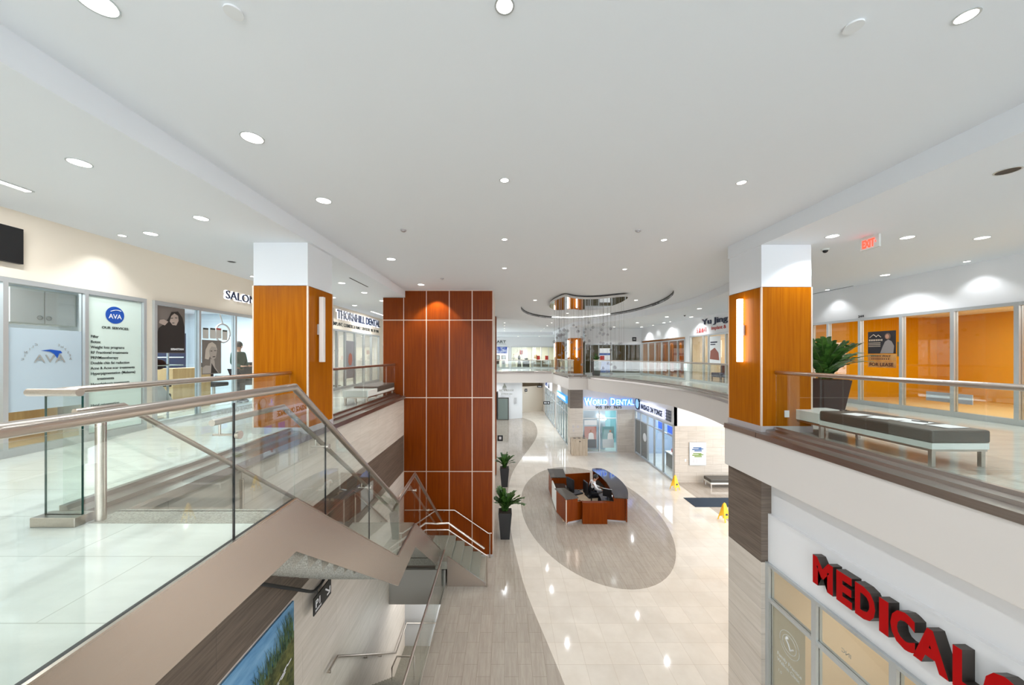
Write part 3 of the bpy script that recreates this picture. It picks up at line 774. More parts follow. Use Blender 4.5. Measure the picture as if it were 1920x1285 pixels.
# basement guard and stair
guard('glass_guard', 'glass guard of the basement stairwell on the ground floor, dark handrail', [(-1.76, 10.50), (-1.76, 3.0)], 1.5, z=G, curb=False, inset=-0.03, h=1.05, railr=.026)
bt = thing('basement_stairs', 'granite stairs going down to the basement below the main staircase', 'staircase', (-2.6, 7, G))
mb = MB()
for i in range(17):
    mb.box(XL, -1.76, 7.0 + .235 * i, 7.0 + .235 * (i + 1) + .02, G - .187 * (i + 1) - .35, G - .187 * (i + 1))
mb.box(XL, -1.76, 5.4, 7.0, G - .2, G)
mb.build('flight', M['granite'], bt)
br = thing('stair_rail', 'steel handrail on the stone wall of the basement stairs, bent down at its near end', 'handrail', (XL, 7, -4.7))
rl = MB().tube([(XL + .08, 6.72, -4.66), (XL + .08, 7.08, -4.68), (XL + .08, 10.9, -7.84), (XL + .08, 12.06, -7.80), (-1.9, 12.06, -7.80)], .022, 10).build('rail', M['steel'], br)
for y in (6.8, 8.6, 9.6): MB().tube([(XL + .08, y, -4.70 if y < 7 else -4.70 - (y - 7.08) * .827), (XL + .08, y, -4.76 if y < 7 else -4.76 - (y - 7.08) * .827), (XL, y, -4.76 if y < 7 else -4.76 - (y - 7.08) * .827)], .008, 8).build('bracket', M['steel'], rl)
br = thing('stair_rail', 'steel rail loop standing at the foot of the basement stairs', 'handrail', (-2.9, 10.2, -8.4))
MB().tube([(-3.2, 10.0, -8.2), (-3.2, 10.0, -7.5), (-3.12, 10.2, -7.35), (-2.62, 10.2, -7.35), (-2.62, 10.2, -8.2)], .022, 10).build('rail', M['steel'], br)

# hanging parking sign and conduit below the stairs
t = thing('direction_sign', 'black hanging sign with P1 and a white arrow under the stairs', 'sign', (-3.3, 6.4, -3))
MB().box(-3.31, -3.29, 6.08, 6.68, -3.14, -2.84).build('board', M['black'], t)
mb = MB(); lettering(mb, 'P1', (-3.288, 6.12, -3.03), (1, 0, 0), .13, .16, .02, .003); lettering(mb, 'PARKING', (-3.288, 6.12, -3.10), (1, 0, 0), .04, .2, .01, .003)
mb.hexa([(-3.287, 6.45, -2.93), (-3.287, 6.6, -3.06), (-3.287, 6.62, -3.04), (-3.287, 6.47, -2.91), (-3.285, 6.45, -2.93), (-3.285, 6.6, -3.06), (-3.285, 6.62, -3.04), (-3.285, 6.47, -2.91)])
mb.box(-3.288, -3.284, 6.52, 6.64, -3.08, -3.05); mb.box(-3.288, -3.284, 6.61, 6.64, -3.07, -2.96)
mb.build('lettering', M['paper'], t)
MB().tube([(-3.3, 6.2, -2.84), (-3.3, 6.2, -2.7)], .01, 6).tube([(-3.3, 6.6, -2.84), (-3.3, 6.6, -2.7)], .01, 6).build('hanger', M['charcoal'], t)
t = MB().tube([(-3.3, 4.5, -1.52), (-3.3, 5.95, -2.62), (-3.3, 6.1, -2.72), (-3.3, 6.3, -2.74), (-3.3, 6.75, -2.68)], .024, 10).build('conduit_pipe', M['charcoal']); tag(t, 'dark pipe running under the stairs to the parking sign', 'pipe')
# painting of reeds by blue water, on the lower wall
t = thing('lake_painting', 'large painting of tall green reeds on a grassy bank against blue water', 'painting', (XL, 4, -3.5))
PX = XL + .03
MB().box(XL + .004, PX, .5, 5.70, -5.3, -2.60).build('canvas', grained('blue_water', (84, 140, 186), (124, 172, 208), (2, 2, 9), .5), t)
mb = MB(); mb.add([(PX + .003, 2.6, -5.3), (PX + .003, 5.70, -5.3), (PX + .003, 5.70, -3.08), (PX + .003, 5.4, -3.14), (PX + .003, 5.1, -3.22), (PX + .003, 4.75, -3.3), (PX + .003, 4.2, -3.7)], [list(range(7))])
mb.build('grassy_bank', grained('bank', (40, 52, 22), (104, 104, 52), (9, 9, 9), .7), t)
mb = MB(); rnd = random.Random(3)
for i in range(150):
    y = 5.66 - 1.05 * rnd.random() ** 1.5; b0 = -3.32 + (y - 4.6) * .2 + rnd.uniform(-.08, .04); hh = rnd.uniform(.2, .62) * (.35 + .65 * (y - 4.5) / 1.1); hh = min(hh, -2.66 - b0)
    lean = rnd.uniform(-.12, .03); pts = []
    for k in range(5):
        q = k / 4; yy = min(5.67, y + lean * q * q * 1.2); ww_ = .008 * (1 - q * .85)
        pts.append((yy - ww_, b0 + hh * q)); pts.append((yy + ww_, b0 + hh * q))
    X = PX + .005 + i * .00008
    mb.add([(X, a, b) for a, b in pts], [(2 * k, 2 * k + 1, 2 * k + 3, 2 * k + 2) for k in range(4)])
mb.build('painted_reeds', grained('reeds', (36, 62, 42), (92, 118, 78), (8, 8, 8), .7), t)
mb = MB()
for i in range(16):
    y = rnd.uniform(4.9, 5.55); z = -3.62 + (y - 4.9) * .3 + rnd.uniform(-.1, .04); mb.add([(PX + .014, y, z), (PX + .014, y + .1, z + .03), (PX + .014, y + .1, z + .05), (PX + .014, y, z + .02)], [(0, 1, 2, 3)])
mb.build('painted_foam', M['paper'], t)

# ------------------------------------------------------------------ ceiling fittings and their light
def spot(loc, power, size=120, blend=.6, col=(.94, .975, 1), r=.04, tilt=0):
    ld = bpy.data.lights.new('lamp', 'SPOT'); ld.energy = power; ld.spot_size = math.radians(size); ld.spot_blend = blend; ld.color = col; ld.shadow_soft_size = r
    o = bpy.data.objects.new('lamp', ld); C.objects.link(o); o.location = loc
    return o
KP = .58
def downlight(x, y, z, label, r=.085, power=55, size=125, on=True, col=(.94, .975, 1)):
    t = thing('downlight', label, 'ceiling light', (x, y, z), 'round recessed downlights')
    n = 20; mb = MB()
    a = [(x + r * math.cos(q), y + r * math.sin(q)) for q in [2 * math.pi * i / n for i in range(n)]]; b = [(x + (r + .012) * math.cos(q), y + (r + .012) * math.sin(q)) for q in [2 * math.pi * i / n for i in range(n)]]
    mb.add([(p[0], p[1], z - .006) for p in a] + [(p[0], p[1], z - .006) for p in b] + [(p[0], p[1], z - .0005) for p in b], [(i, (i + 1) % n, (i + 1) % n + n, i + n) for i in range(n)] + [(i + n, (i + 1) % n + n, (i + 1) % n + 2 * n, i + 2 * n) for i in range(n)])
    mb.build('trim_ring', M['alu'], t)
    MB().cyl((x, y), r, z - .004, z - .001, n).build('lens', M['lamp'] if on else M['charcoal'], t)
    if on:
        s = spot((x, y, z - .03), power * KP, size, .55, col); attach(s, t)
    return t
def where(i, names): return names[i]
for x, y, wh, p in ((-2.57, 2.22, 'at the top left edge of the view', 40), (-2.58, 3.6, 'second of the left row on the high ceiling', 50), (-2.6, 5.06, 'third of the left row on the high ceiling', 70), (-2.62, 8.13, 'fourth of the left row, before the wood tower', 70), (-2.62, 11.05, 'last of the left row, right in front of the wood tower', 60),
                    (0, 2.24, 'nearest of the middle row, at the top of the view', 80), (0, 4.47, 'second of the middle row on the high ceiling', 80), (0, 6.75, 'third of the middle row on the high ceiling', 95), (0, 8.97, 'fourth of the middle row on the high ceiling', 95),
                    (3.03, 2.31, 'nearest of the right row, top right corner', 80), (3.05, 4.53, 'second of the right row on the high ceiling', 60), (3.07, 6.78, 'third of the right row on the high ceiling', 60), (3.1, 9.08, 'fourth of the right row, before the oval', 60),
                    (0, 23.9, 'first of the far middle row past the oval', 150), (0, 26.3, 'second of the far middle row', 130), (0, 28.9, 'third of the far middle row', 110), (0, 31.6, 'last of the far middle row', 110),
                    (3.2, 23.9, 'first of the slanting far row past the oval', 140), (3.2, 26.3, 'second of the slanting far row', 110), (3.25, 29, 'third of the slanting far row', 60), (3.28, 31.7, 'last of the slanting far row', 60)):
    downlight(x, y, HC, 'recessed downlight %s' % wh, power=p * 2.6, r=.052 if x > -1 else .095)
for x, y, wh in ((3.45, 10.9, 'at the near end of the ceiling oval'), (1.3, 15.0, 'at the left side of the ceiling oval'), (5.6, 15.0, 'at the right side of the ceiling oval'), (3.5, 19.6, 'at the far end of the ceiling oval')):
    downlight(x, y, HC + .13 if y != 10.9 else HC + .13, 'small downlight %s' % wh, power=190, r=.07)
for x, y, wh in ((-4.36, 3.61, 'nearest over the left walkway'), (-4.37, 5.07, 'second over the left walkway, before the column'), (-5.74, 5.71, 'near the left wall between the clinic and the salon'), (-4.44, 9.6, 'first past the left column'), (-4.41, 11.07, 'second past the left column'), (-4.42, 12.7, 'beside the top of the wood tower'), (-5.85, 12.0, 'peeking out right of the left column'), (-5.92, 13.9, 'in front of the left dental sign')):
    downlight(x, y, HL, 'round downlight %s' % wh, power=95 if y > 5.5 else 45)
for x, y, wh in ((5.43, 5.83, 'left one of three over the bench'), (6.74, 5.89, 'middle one of three over the bench'), (8.02, 5.91, 'right one of three over the bench'), (9.35, 8.65, 'by the right wall above the amber shop'), (8.22, 14.85, 'over the right walkway nearest past the column'), (8.3, 18.0, 'over the right walkway before the camera dome'), (9.55, 18.0, 'by the right wall near the Yu Jing sign'), (8.0, 21.2, 'over the right walkway, third past the column'), (9.6, 21.2, 'by the right wall above the oak office'), (9.5, 24.4, 'far right corner of the walkway'), (7.6, 24.4, 'far end of the right walkway')):
    downlight(x, y, HL, 'round downlight %s' % wh, power=165)
downlight(5.39, 3.77, HL, 'unlit recessed downlight with dark opening at the right edge of the view', on=False)
downlight(-5.75, 7.42, HL, 'unlit ring shaped fitting above the salon', on=False, r=.07)
for x, wh in ((1.4, 'left'), (3.6, 'middle'), (5.6, 'right')): downlight(x, 36.4, HL, 'far downlight over the boutique, %s of three' % wh, power=190)
# wall washers that throw the scallops
for (x, y, z, wh, p) in ((9.72, 7.4, HL, 'washing the wall above the amber shop', 45), (9.72, 10.6, HL, 'by the wall right of the column', 45), (9.7, 20.6, HL, 'first scallop over the oak office', 30), (9.7, 23.0, HL, 'second scallop over the oak office', 30), (-6.3, 5.8, HL, 'over the services board', 40), (-2.3, 11.62, HC, 'throwing a warm arc on the wood tower', 45), (-6.3, 8.8, HL, 'over the salon sign', 20)):
    if wh.startswith('throwing'):
        s = spot((x, y, z - .03), 170, 96, .3, (1, .85, .6)); s.name = 'lamp'
    else: downlight(x, y, z, 'small downlight %s' % wh, r=.05, power=p, size=105)
# ground floor lights, under the upper slab
for x, y in ((6.2, 23.4), (8.0, 22.0), (11.5, 16.0), (3, 33), (1.5, 31), (0, 33.5), (0, 36), (3.2, 37), (3.5, 41), (4.5, 31)):
    s = spot((x, y, -.86), 75 if y < 24 else 170, 140, .6)
# fixtures
for x, y, wh in ((-1.755, 2.28, 'near the top left downlight'), (2.36, 2.38, 'near the top right downlight')):
    t = MB().cyl((x, y), .055, HC - .012, HC - .0005, 24).build('sprinkler_cover', mat('cover', (226, 228, 230), .8)); tag(t, 'round flat sprinkler cover plate %s' % wh, 'sprinkler')
for x, y, wh in ((-1.79, 6.24, 'left of the middle row'), (2.38, 6.26, 'right of the middle row'), (-1.8, 10.15, 'above the wood tower')):
    t = MB().cyl((x, y), .05, HC - .02, HC - .0005, 20).cyl((x, y), .03, HC - .035, HC - .02, 16).build('sprinkler_cover', M['plinth']); tag(t, 'small round ceiling sprinkler %s' % wh, 'sprinkler')
def strip(x, y0, y1, label):
    t = thing('linear_light', label, 'ceiling light', (x, y0, HL))
    MB().box(x - .05, x + .05, y0, y1, HL - .01, HL - .0005).build('housing', M['alu'], t); MB().box(x - .035, x + .035, y0 + .02, y1 - .02, HL - .013, HL - .01).build('diffuser', M['strip'], t)
    ld = bpy.data.lights.new('lamp', 'AREA'); ld.shape = 'RECTANGLE'; ld.size = .07; ld.size_y = y1 - y0; ld.energy = 60
    o = bpy.data.objects.new('lamp', ld); C.objects.link(o); o.location = (x, (y0 + y1) / 2, HL - .02); attach(o, t)
strip(-5.72, 3.0, 4.25, 'slim linear ceiling light at the left edge of the view'); strip(-5.95, 15.7, 17.4, 'slim linear ceiling light in front of the left dental sign')
for x0, y0, x1, y1, wh in ((-3.94, 8.95, -3.92, 10.15, 'above the left walkway'), (9.9, 10.0, 9.9, 11.9, 'along the right wall')):
    t = MB().box(x0 - .02, x0 + .02, y0, y1, HL - .004, HL - .0005).build('slot_diffuser', M['charcoal']); tag(t, 'thin dark slot air diffuser %s' % wh, 'air vent')
for x, y, wh in ((5.95, 6.53, 'left of the exit sign'), (8.75, 17.1, 'over the far right walkway')):
    t = thing('dome_camera', 'small dark dome security camera %s' % wh, 'security camera', (x, y, HL))
    MB().cyl((x, y), .06, HL - .03, HL - .0005, 18).build('mount', M['lacquer'], t); MB().ball((x, y, HL - .035), .042, 12).build('dome', M['black'], t)
t = thing('exit_sign', 'red lit EXIT sign hanging from the right ceiling', 'exit sign', (6.03, 5.8, HL))
MB().box(6.02, 6.05, 5.66, 5.96, 3.13, 3.335).build('housing', M['lacquer'], t)
MB().box(6.0, 6.07, 5.74, 5.88, 3.335, HL - .001).build('canopy', M['lacquer'], t)
mb = MB(); lettering(mb, 'EXIT', (6.018, 5.925, 3.165), (-1, 0, 0), .13, .20, .03, .004); mb.add([(6.015, 5.70, 3.23), (6.015, 5.715, 3.25), (6.015, 5.715, 3.21)], [(0, 1, 2)]); mb.build('lettering', M['exitred'], t)
t = MB().box(-6.66, -6.6, 4.3, 4.83, 2.62, 3.1).build('wall_screen', M['black']); tag(t, 'black wall screen at the left edge above the clinic front', 'screen')

# ------------------------------------------------------------------ signs, upper level
def halo(mb, s, org, n, h, w_, bold, grow=.012): lettering(mb, s, org, n, h, w_, bold + grow, .004)
def shop_sign(label, cat='sign', loc=(0, 0, 0)): return thing('shop_sign', label, cat, loc)
t = shop_sign('SALON letters with a white back glow on the left wall', loc=(-6.65, 8.5, 2.7))
mb = MB(); lettering(mb, 'SALON', (-6.674, 8.37, 2.74), (1, 0, 0), .2, 1.02, .05, .004); mb.build('back_glow', M['halo'], t)
letters(t, 'SALON', (-6.65, 8.38, 2.74), (1, 0, 0), .2, 1.0, [M['navy']], 0.0, .02)
t = shop_sign('navy THORNHILL DENTAL letters with a white glow on the left wall', loc=(-6.65, 14, 2.9))
mb = MB(); lettering(mb, 'THORNHILL DENTAL', (-6.674, 13.95, 2.87), (1, 0, 0), .34, 4.75, .07, .004); mb.build('back_glow', M['halo'], t)
letters(t, 'THORNHILL DENTAL', (-6.64, 13.95, 2.87), (1, 0, 0), .34, 4.75, [M['navy']], .02, .03)
MB().box(-6.66, -6.62, 13.45, 13.62, 2.6, 3.22).build('logo_bar', M['navy'], t)
mb = MB(); lettering(mb, 'IMPLANT, COSMETIC & FAMILY DENTISTRY  905 707 9090', (-6.672, 13.7, 2.57), (1, 0, 0), .14, 4.95, .015, .006); mb.build('lettering', M['ink'], t)
t = shop_sign('navy Yu Jing Dental letters with red line below on the right wall', loc=(10.02, 17, 2.9))
letters(t, 'Yu Jing  Dental', (10.03, 17.85, 2.93), (-1, 0, 0), .28, 4.4, [M['navy']], .015, .03)
mb = MB(); lettering(mb, 'Implant &', (10.04, 17.1, 2.62), (-1, 0, 0), .17, 1.15, .01, .006); mb.build('red_lettering', M['redink'], t)
mb = MB(); lettering(mb, '玉晶齒科', (10.04, 18.45, 2.56), (-1, 0, 0), .2, .95, .0, .006); mb.build('lettering', M['redink'], t)
t = shop_sign('ART lettering over the far gallery front', loc=(0, 37.9, 2.7))
letters(t, 'ART', (-.85, 37.99, 2.72), (0, -1, 0), .3, 1.0, [M['ink']], .01, .02)
mb = MB(); mb.box(-.9, .15, 37.97, 37.99, 2.6, 2.62); mb.build('underline', M['ink'], t)
t = shop_sign('small black unit number 244 over the amber shop front', loc=(10.04, 9.95, 2.45))
mb = MB(); lettering(mb, '244', (10.045, 10.0, 2.45), (-1, 0, 0), .06, .16, .02, .004); mb.build('lettering', M['black'], t)
# services board
BX = -6.66
t = thing('services_board', 'mint green services list with a round blue logo in the clinic window', 'sign', (BX, 6, 1))
MB().box(-6.673, -6.665, 5.63, 6.46, .125, 2.33).build('board', M['mint'], t)
mb = MB(); n_ = 32; zc, yc = 2.06, 6.02
mb.add([(BX, yc, zc)] + [(BX, yc + .145 * math.cos(q), zc + .145 * math.sin(q)) for q in [2 * math.pi * i / n_ for i in range(n_)]], [(0, 1 + i, 1 + (i + 1) % n_) for i in range(n_)]); mb.build('round_logo', M['blue'], t)
mb = MB(); lettering(mb, 'AVA', (BX + .003, 5.92, 2.0), (1, 0, 0), .08, .2, .01, .002)
mb.tube([(BX + .004, 5.95 + .2 * q, 2.12 + .03 * math.sin(q * 3.1)) for q in (0, .2, .4, .6, .8)], .006, 6); mb.build('logo_lettering', M['paper'], t)
mb = MB(); lettering(mb, 'OUR SERVICES:', (BX, 5.82, 1.82), (1, 0, 0), .04, .42, .02, .002)
z = 1.66
for s in ('Filler', 'Botox', 'Weight loss programs', 'RF Fractional treatments', 'PRP/Mesotherapy', 'Double chin fat reduction', 'Acne & Acne scar treatments', 'Hyperpigmentation (Melasma)', '    treatments', 'Hyperhidrosis treatments', 'Skin tag removal', '', '', 'Hand rejuvenation', 'Free Cosmetic consultations', '', 'All services performed'):
    if s: lettering(mb, s.strip(), (BX, 5.665 + (.09 if s[0] == ' ' else 0), z), (1, 0, 0), .045, min(.79, width(s.strip()) * .0605 * .93), .012, .002)
    z -= .0862
mb.build('lettering', M['ink'], t)
t = thing('frosted_film', 'frosted window film with a mirrored AVA logo on the clinic glass', 'window film', (BX, 5.1, 1))
MB().box(-6.672, -6.666, 4.72, 5.55, .6, 1.75).build('film', M['frosted'], t)
mb = MB(); lettering(mb, 'AVA', (BX, 5.34, 1.27), (1, 0, 0), .12, .36, .0, .002, mirror=True); mb.build('lettering', M['plumtext'], t)
mb = MB()
for i, ch in enumerate('AESTHETIC CLINIC'):
    a = math.radians(8 + i * 11)
    if ch != ' ' and not 5 < i < 10: lettering(mb, ch, (BX, 5.15 + .27 * math.cos(a), 1.27 + .27 * math.sin(a)), (1, 0, 0), .035, None, 0, .002, mirror=True)
mb.build('arched_lettering', M['plumtext'], t)
mb = MB(); mb.add([(BX + .003, 5.05, 1.44), (BX + .003, 5.16, 1.46), (BX + .003, 5.28, 1.44), (BX + .003, 5.3, 1.41), (BX + .003, 5.26, 1.40), (BX + .003, 5.24, 1.33), (BX + .003, 5.2, 1.40), (BX + .003, 5.15, 1.43)], [list(range(8))]); mb.build('blue_bird', M['blue'], t)
# posters in the salon window (portraits built from flat shapes)
def pol(mb, X, pts, mi=0): mb.add([(X, y, z) for y, z in pts], [list(range(len(pts)))], mi); return mb
t = thing('hair_poster', 'dark poster of a woman with long wavy hair in the salon window', 'poster', (BX, 7, 1.8))
MB().box(-6.672, -6.666, 6.74, 7.34, 1.42, 2.34).build('sheet', mat('p1', (118, 108, 102), .5), t)
mb = MB(); pol(mb, BX, [(6.75, 1.43), (7.33, 1.43), (7.33, 1.95), (7.28, 2.15), (7.18, 2.27), (7.04, 2.24), (6.98, 2.12), (6.9, 2.0), (6.78, 1.9), (6.75, 1.8)]); mb.build('hair_and_dress', mat('p2', (38, 32, 30), .5), t)
mb = MB(); pol(mb, BX + .002, [(7.0, 2.05), (7.06, 1.98), (7.14, 1.98), (7.19, 2.08), (7.18, 2.18), (7.1, 2.22), (7.03, 2.16)]); pol(mb, BX + .002, [(6.78, 2.0), (6.9, 1.96), (6.97, 2.04), (6.88, 2.08), (6.8, 2.06)]); mb.build('face_and_hand', mat('p3', (176, 158, 148), .5), t)
mb = MB(); pol(mb, BX + .003, [(7.02, 2.12), (7.07, 2.13), (7.07, 2.115), (7.02, 2.105)]); pol(mb, BX + .003, [(7.11, 2.14), (7.16, 2.14), (7.16, 2.125), (7.11, 2.125)]); pol(mb, BX + .003, [(7.05, 2.03), (7.1, 2.035), (7.1, 2.02), (7.05, 2.015)]); mb.build('eyes_and_mouth', M['ink'], t)
mb = MB(); lettering(mb, 'SEBASTIAN', (BX + .003, 7.02, 1.48), (1, 0, 0), .04, .28, .03, .002); mb.build('lettering', M['paper'], t)
t = thing('hair_poster', 'grey poster of a woman with short blond hair in the salon window', 'poster', (BX, 8, 1.5))
MB().box(-6.672, -6.666, 7.76, 8.28, .95, 1.72).build('sheet', mat('p4', (122, 114, 108), .5), t)
mb = MB(); pol(mb, BX, [(7.82, 1.3), (7.84, 1.5), (7.92, 1.64), (8.02, 1.68), (8.12, 1.62), (8.16, 1.5), (8.1, 1.5), (7.98, 1.4), (7.92, 1.28)]); mb.build('blond_hair', mat('p5', (196, 184, 172), .5), t)
mb = MB(); pol(mb, BX + .001, [(7.93, 1.48), (7.96, 1.34), (8.04, 1.26), (8.12, 1.32), (8.15, 1.46), (8.12, 1.56), (8.0, 1.58)]); pol(mb, BX + .001, [(7.76, .97), (8.2, .97), (8.1, 1.1), (8.08, 1.26), (7.97, 1.3), (7.96, 1.14), (7.84, 1.15), (7.76, 1.1)]); mb.build('face_and_shoulder', mat('p6', (170, 160, 152), .5), t)
mb = MB(); pol(mb, BX + .003, [(7.97, 1.48), (8.02, 1.48), (8.02, 1.465), (7.97, 1.465)]); pol(mb, BX + .003, [(8.07, 1.49), (8.12, 1.49), (8.12, 1.475), (8.07, 1.475)]); pol(mb, BX + .003, [(8.03, 1.35), (8.1, 1.355), (8.1, 1.335), (8.03, 1.33)]); pol(mb, BX + .003, [(7.98, .97), (8.18, .97), (8.08, 1.08), (8.0, 1.2)]); mb.build('eyes_and_dress', mat('p7', (48, 42, 40), .5), t)
for i, (a, z0) in enumerate(((7.78, 1.75), (7.97, 1.76), (8.14, 1.77), (8.32, 1.74))):
    t = thing('price_list', ['paper notice taped left of the hair price lists, dark top', 'second paper notice in the salon window row', 'paper notice with a red heading in the salon window row', 'rightmost paper notice of the salon window row, slightly tilted'][i], 'notice', (BX, a, z0), 'paper notices in the salon window')
    MB().box(-6.672, -6.668, a, a + .15, z0, z0 + .24).build('sheet', mat('notice', (200, 196, 190), .6), t); MB().box(-6.668, -6.667, a + .01, a + .14, z0 + .2, z0 + .235).build('heading', M['redink'] if i == 2 else M['ink'], t)
# inside the clinic
t = thing('wall_cabinet', 'pale double door wall cabinet with ring handles seen through the clinic glass', 'cabinet', (-8.2, 6.1, 1.9))
MB().box(-8.35, -8.0, 5.66, 6.575, 1.9, 2.5).build('body', M['lacquer'], t)
for d_, a in ((5.68, 6.04), (6.12, 6.16)):
    dr = MB().box(-8.0, -7.98, d_, d_ + .42, 1.92, 2.48).build('door', M['coolwhite'], t)
    MB().tube([(-7.97, a + .035 * math.cos(q), 2.02 + .035 * math.sin(q)) for q in [i * math.pi / 6 for i in range(13)]], .006, 6).build('handle', M['alu'], dr)
t = thing('reception_counter', 'tan counter inside the clinic behind the frosted film', 'counter', (-8.2, 5, 0)); MB().box(-8.6, -8.0, 3.6, 6.3, 0.003, .9).build('body', M['tan'], t); MB().box(-8.65, -7.95, 3.55, 6.35, .9, .94).build('top', M['lacquer'], t)
# inside the salon
for i, (x, y) in enumerate(((-7.6, 7.5), (-9.0, 10.9), (-8.2, 11.6))):
    t = thing('styling_chair', ['salon chair draped with a white cape behind the first salon window', 'dark salon chair deeper in the salon', 'dark salon chair hidden partly by the column'][i], 'salon chair', (x, y, 0), 'salon chairs')
    MB().cyl((x, y), .25, .003, .04).cyl((x, y), .04, .04, .42).build('pedestal', M['steel'], t); MB().box(x - .26, x + .26, y - .27, y + .27, .42, .54).build('seat', M['blackcloth'], t, bevel=.03)
    MB().box(x - .3, x - .2, y - .25, y + .25, .54, 1.15).build('backrest', M['blackcloth'], t, bevel=.03); MB().box(x - .2, x + .2, y - .32, y - .27, .68, .73).box(x - .2, x + .2, y + .27, y + .32, .68, .73).build('armrest', M['black'], t)
    if i == 0:
        mb = MB(); mb.add([(x - .25, y - .1, 1.2), (x - .25, y + .1, 1.2), (x + .1, y + .42, .35), (x + .1, y - .42, .35), (x + .36, y + .3, .25), (x + .36, y - .3, .25), (x + .1, y, 1.0)], [(0, 1, 2, 6), (0, 6, 3), (6, 2, 4), (6, 4, 5), (6, 5, 3)]); mb.build('cape', M['white_shirt'], t)
t = thing('glass_shelf', 'glass shelf unit with bottles behind the first salon window', 'shelf', (-7.1, 7.2, 0))
MB().box(-7.3, -6.95, 6.75, 7.62, 1.16, 1.175).box(-7.3, -6.95, 6.75, 7.62, 1.6, 1.615).build('shelf_board', M['mint'], t); MB().box(-7.30, -7.27, 6.74, 6.77, .003, 2.0).box(-7.30, -7.27, 7.6, 7.63, .003, 2.0).build('upright', M['alu'], t)
for i, (y, c_, wh) in enumerate(((7.40, 'black', 'dark pump bottle on the upper salon shelf'), (7.46, 'lacquer', 'white bottle beside the dark pump bottle'), (7.53, 'redink', 'red box on the upper salon shelf'))):
    if i < 2: o = MB().cyl((-7.1, y), .025, 1.615, 1.76, 12).cyl((-7.1, y), .008, 1.76, 1.81, 8).build('bottle', M[c_])
    else: o = MB().box(-7.16, -7.04, y - .04, y + .06, 1.615, 1.7).build('product_box', M[c_])
    tag(o, wh, 'bottle' if i < 2 else 'box')
o = MB().ball((-7.1, 7.22, 1.19), .12, 16, 0, (1, 1, .9)).cyl((-7.08, 7.22), .15, 1.178, 1.19, 20).build('black_cap', M['blackcloth']); tag(o, 'black cap lying on the lower glass shelf in the salon', 'hat')
t = thing('ring_dryer', 'ceiling hung ring shaped hair dryer in the salon', 'hair dryer', (-7.5, 8.6, 2.2))
MB().tube([(-7.7, 9.62 + .25 * math.cos(q), 1.98 + .25 * math.sin(q)) for q in [i * math.pi / 12 for i in range(25)]], .022, 8, cap=False).build('ring', M['plinth'], t); MB().tube([(-7.7, 9.62, 2.23), (-7.7, 9.5, 2.55), (-7.8, 8.4, 2.6)], .016, 8).build('arm', M['plinth'], t)
t = thing('reception_desk', 'tan reception desk inside the salon', 'counter', (-8.2, 9, 0)); MB().box(-8.5, -8.1, 8.6, 9.7, .003, 1.05).build('body', M['tan'], t)
t = thing('display_case', 'dark shelving against the salon back wall', 'shelf', (-10.6, 9, 0)); MB().box(-10.8, -10.5, 8, 11.6, .003, 2.1).build('carcass', M['navy'], t)
for i in range(4): MB().box(-10.5, -10.48, 8.1, 11.5, .4 + .45 * i, .43 + .45 * i).build('shelf_board', M['lacquer'], t)
# inside left dental shop
t = thing('coat_stand', 'black coat stand behind the left dental shop glass', 'coat stand', (-7.6, 15.3, 0)); MB().cyl((-7.6, 15.9), .2, .003, .03).tube([(-7.6, 15.9, 0), (-7.6, 15.9, 1.7)], .02, 8).tube([(-7.6, 15.75, 1.6), (-7.6, 15.9, 1.5), (-7.6, 16.1, 1.62)], .014, 6).build('stand', M['black'], t)
t = thing('dental_poster', 'tall grey poster with a smiling portrait in the left dental window', 'poster', (-6.66, 15.2, 1)); MB().box(-6.672, -6.666, 14.8, 15.6, .4, 2.0).build('sheet', mat('p8', (150, 150, 154), .5), t); mb = MB(); pol(mb, BX, [(15.0, 1.1), (15.1, .95), (15.3, .95), (15.4, 1.15), (15.36, 1.4), (15.2, 1.5), (15.04, 1.38)]); mb.build('portrait', mat('p9', (176, 110, 92), .5), t)
t = thing('reception_counter', 'dark low counter inside the left dental shop', 'counter', (-7.8, 14.5, 0)); MB().box(-8.1, -7.5, 13.4, 15.2, .003, .85).build('body', M['greyleather'], t)
# amber shop window
AX = 10.03
t = thing('lease_poster', 'dark poster with portrait and gold FOR LEASE strips on the amber shop glass', 'poster', (AX, 9.4, 1.5))
MB().box(10.035, 10.043, 9.03, 9.72, 1.42, 2.02).build('sheet', mat('lease', (38, 34, 40), .5), t)
for z0, z1 in ((1.235, 1.405), (1.05, 1.225)): MB().box(10.035, 10.043, 9.02, 9.72, z0, z1).build('gold_strip', grained('gold', (172, 104, 50), (228, 176, 104), (2, 2, 1), .4), t)
mb = MB(); lettering(mb, 'FOR LEASE', (AX, 9.68, 1.09), (-1, 0, 0), .09, .6, .02, .002); lettering(mb, 'POLY', (AX, 9.34, 1.335), (-1, 0, 0), .045, .2, .01, .002); [mb.box(AX - .001, AX + .001, 9.6 - .052 * k, 9.63 - .052 * k - .01, 1.335, 1.375) for k in range(5)]; [mb.box(AX - .001, AX + .001, 9.6 - .052 * k, 9.63 - .052 * k - .01, 1.262, 1.30) for k in range(9)]; mb.build('lettering', mat('p10', (84, 40, 30), .5), t)
mb = MB(); [mb.box(AX - .001, AX + .001, 9.66 - .045 * k, 9.66 - .045 * k + .028, 1.76, 1.81) for k in range(8)]
for i in range(3): [mb.box(AX - .001, AX + .001, 9.68 - .026 * k, 9.68 - .026 * k + .016, 1.70 - .045 * i, 1.722 - .045 * i) for k in range(12)]
for a, b in (((9.67, 1.86), (9.57, 1.94)), ((9.57, 1.94), (9.49, 1.87)), ((9.51, 1.87), (9.45, 1.92)), ((9.45, 1.92), (9.38, 1.86))): mb.tube([(AX, *a), (AX, *b)], .007, 6)
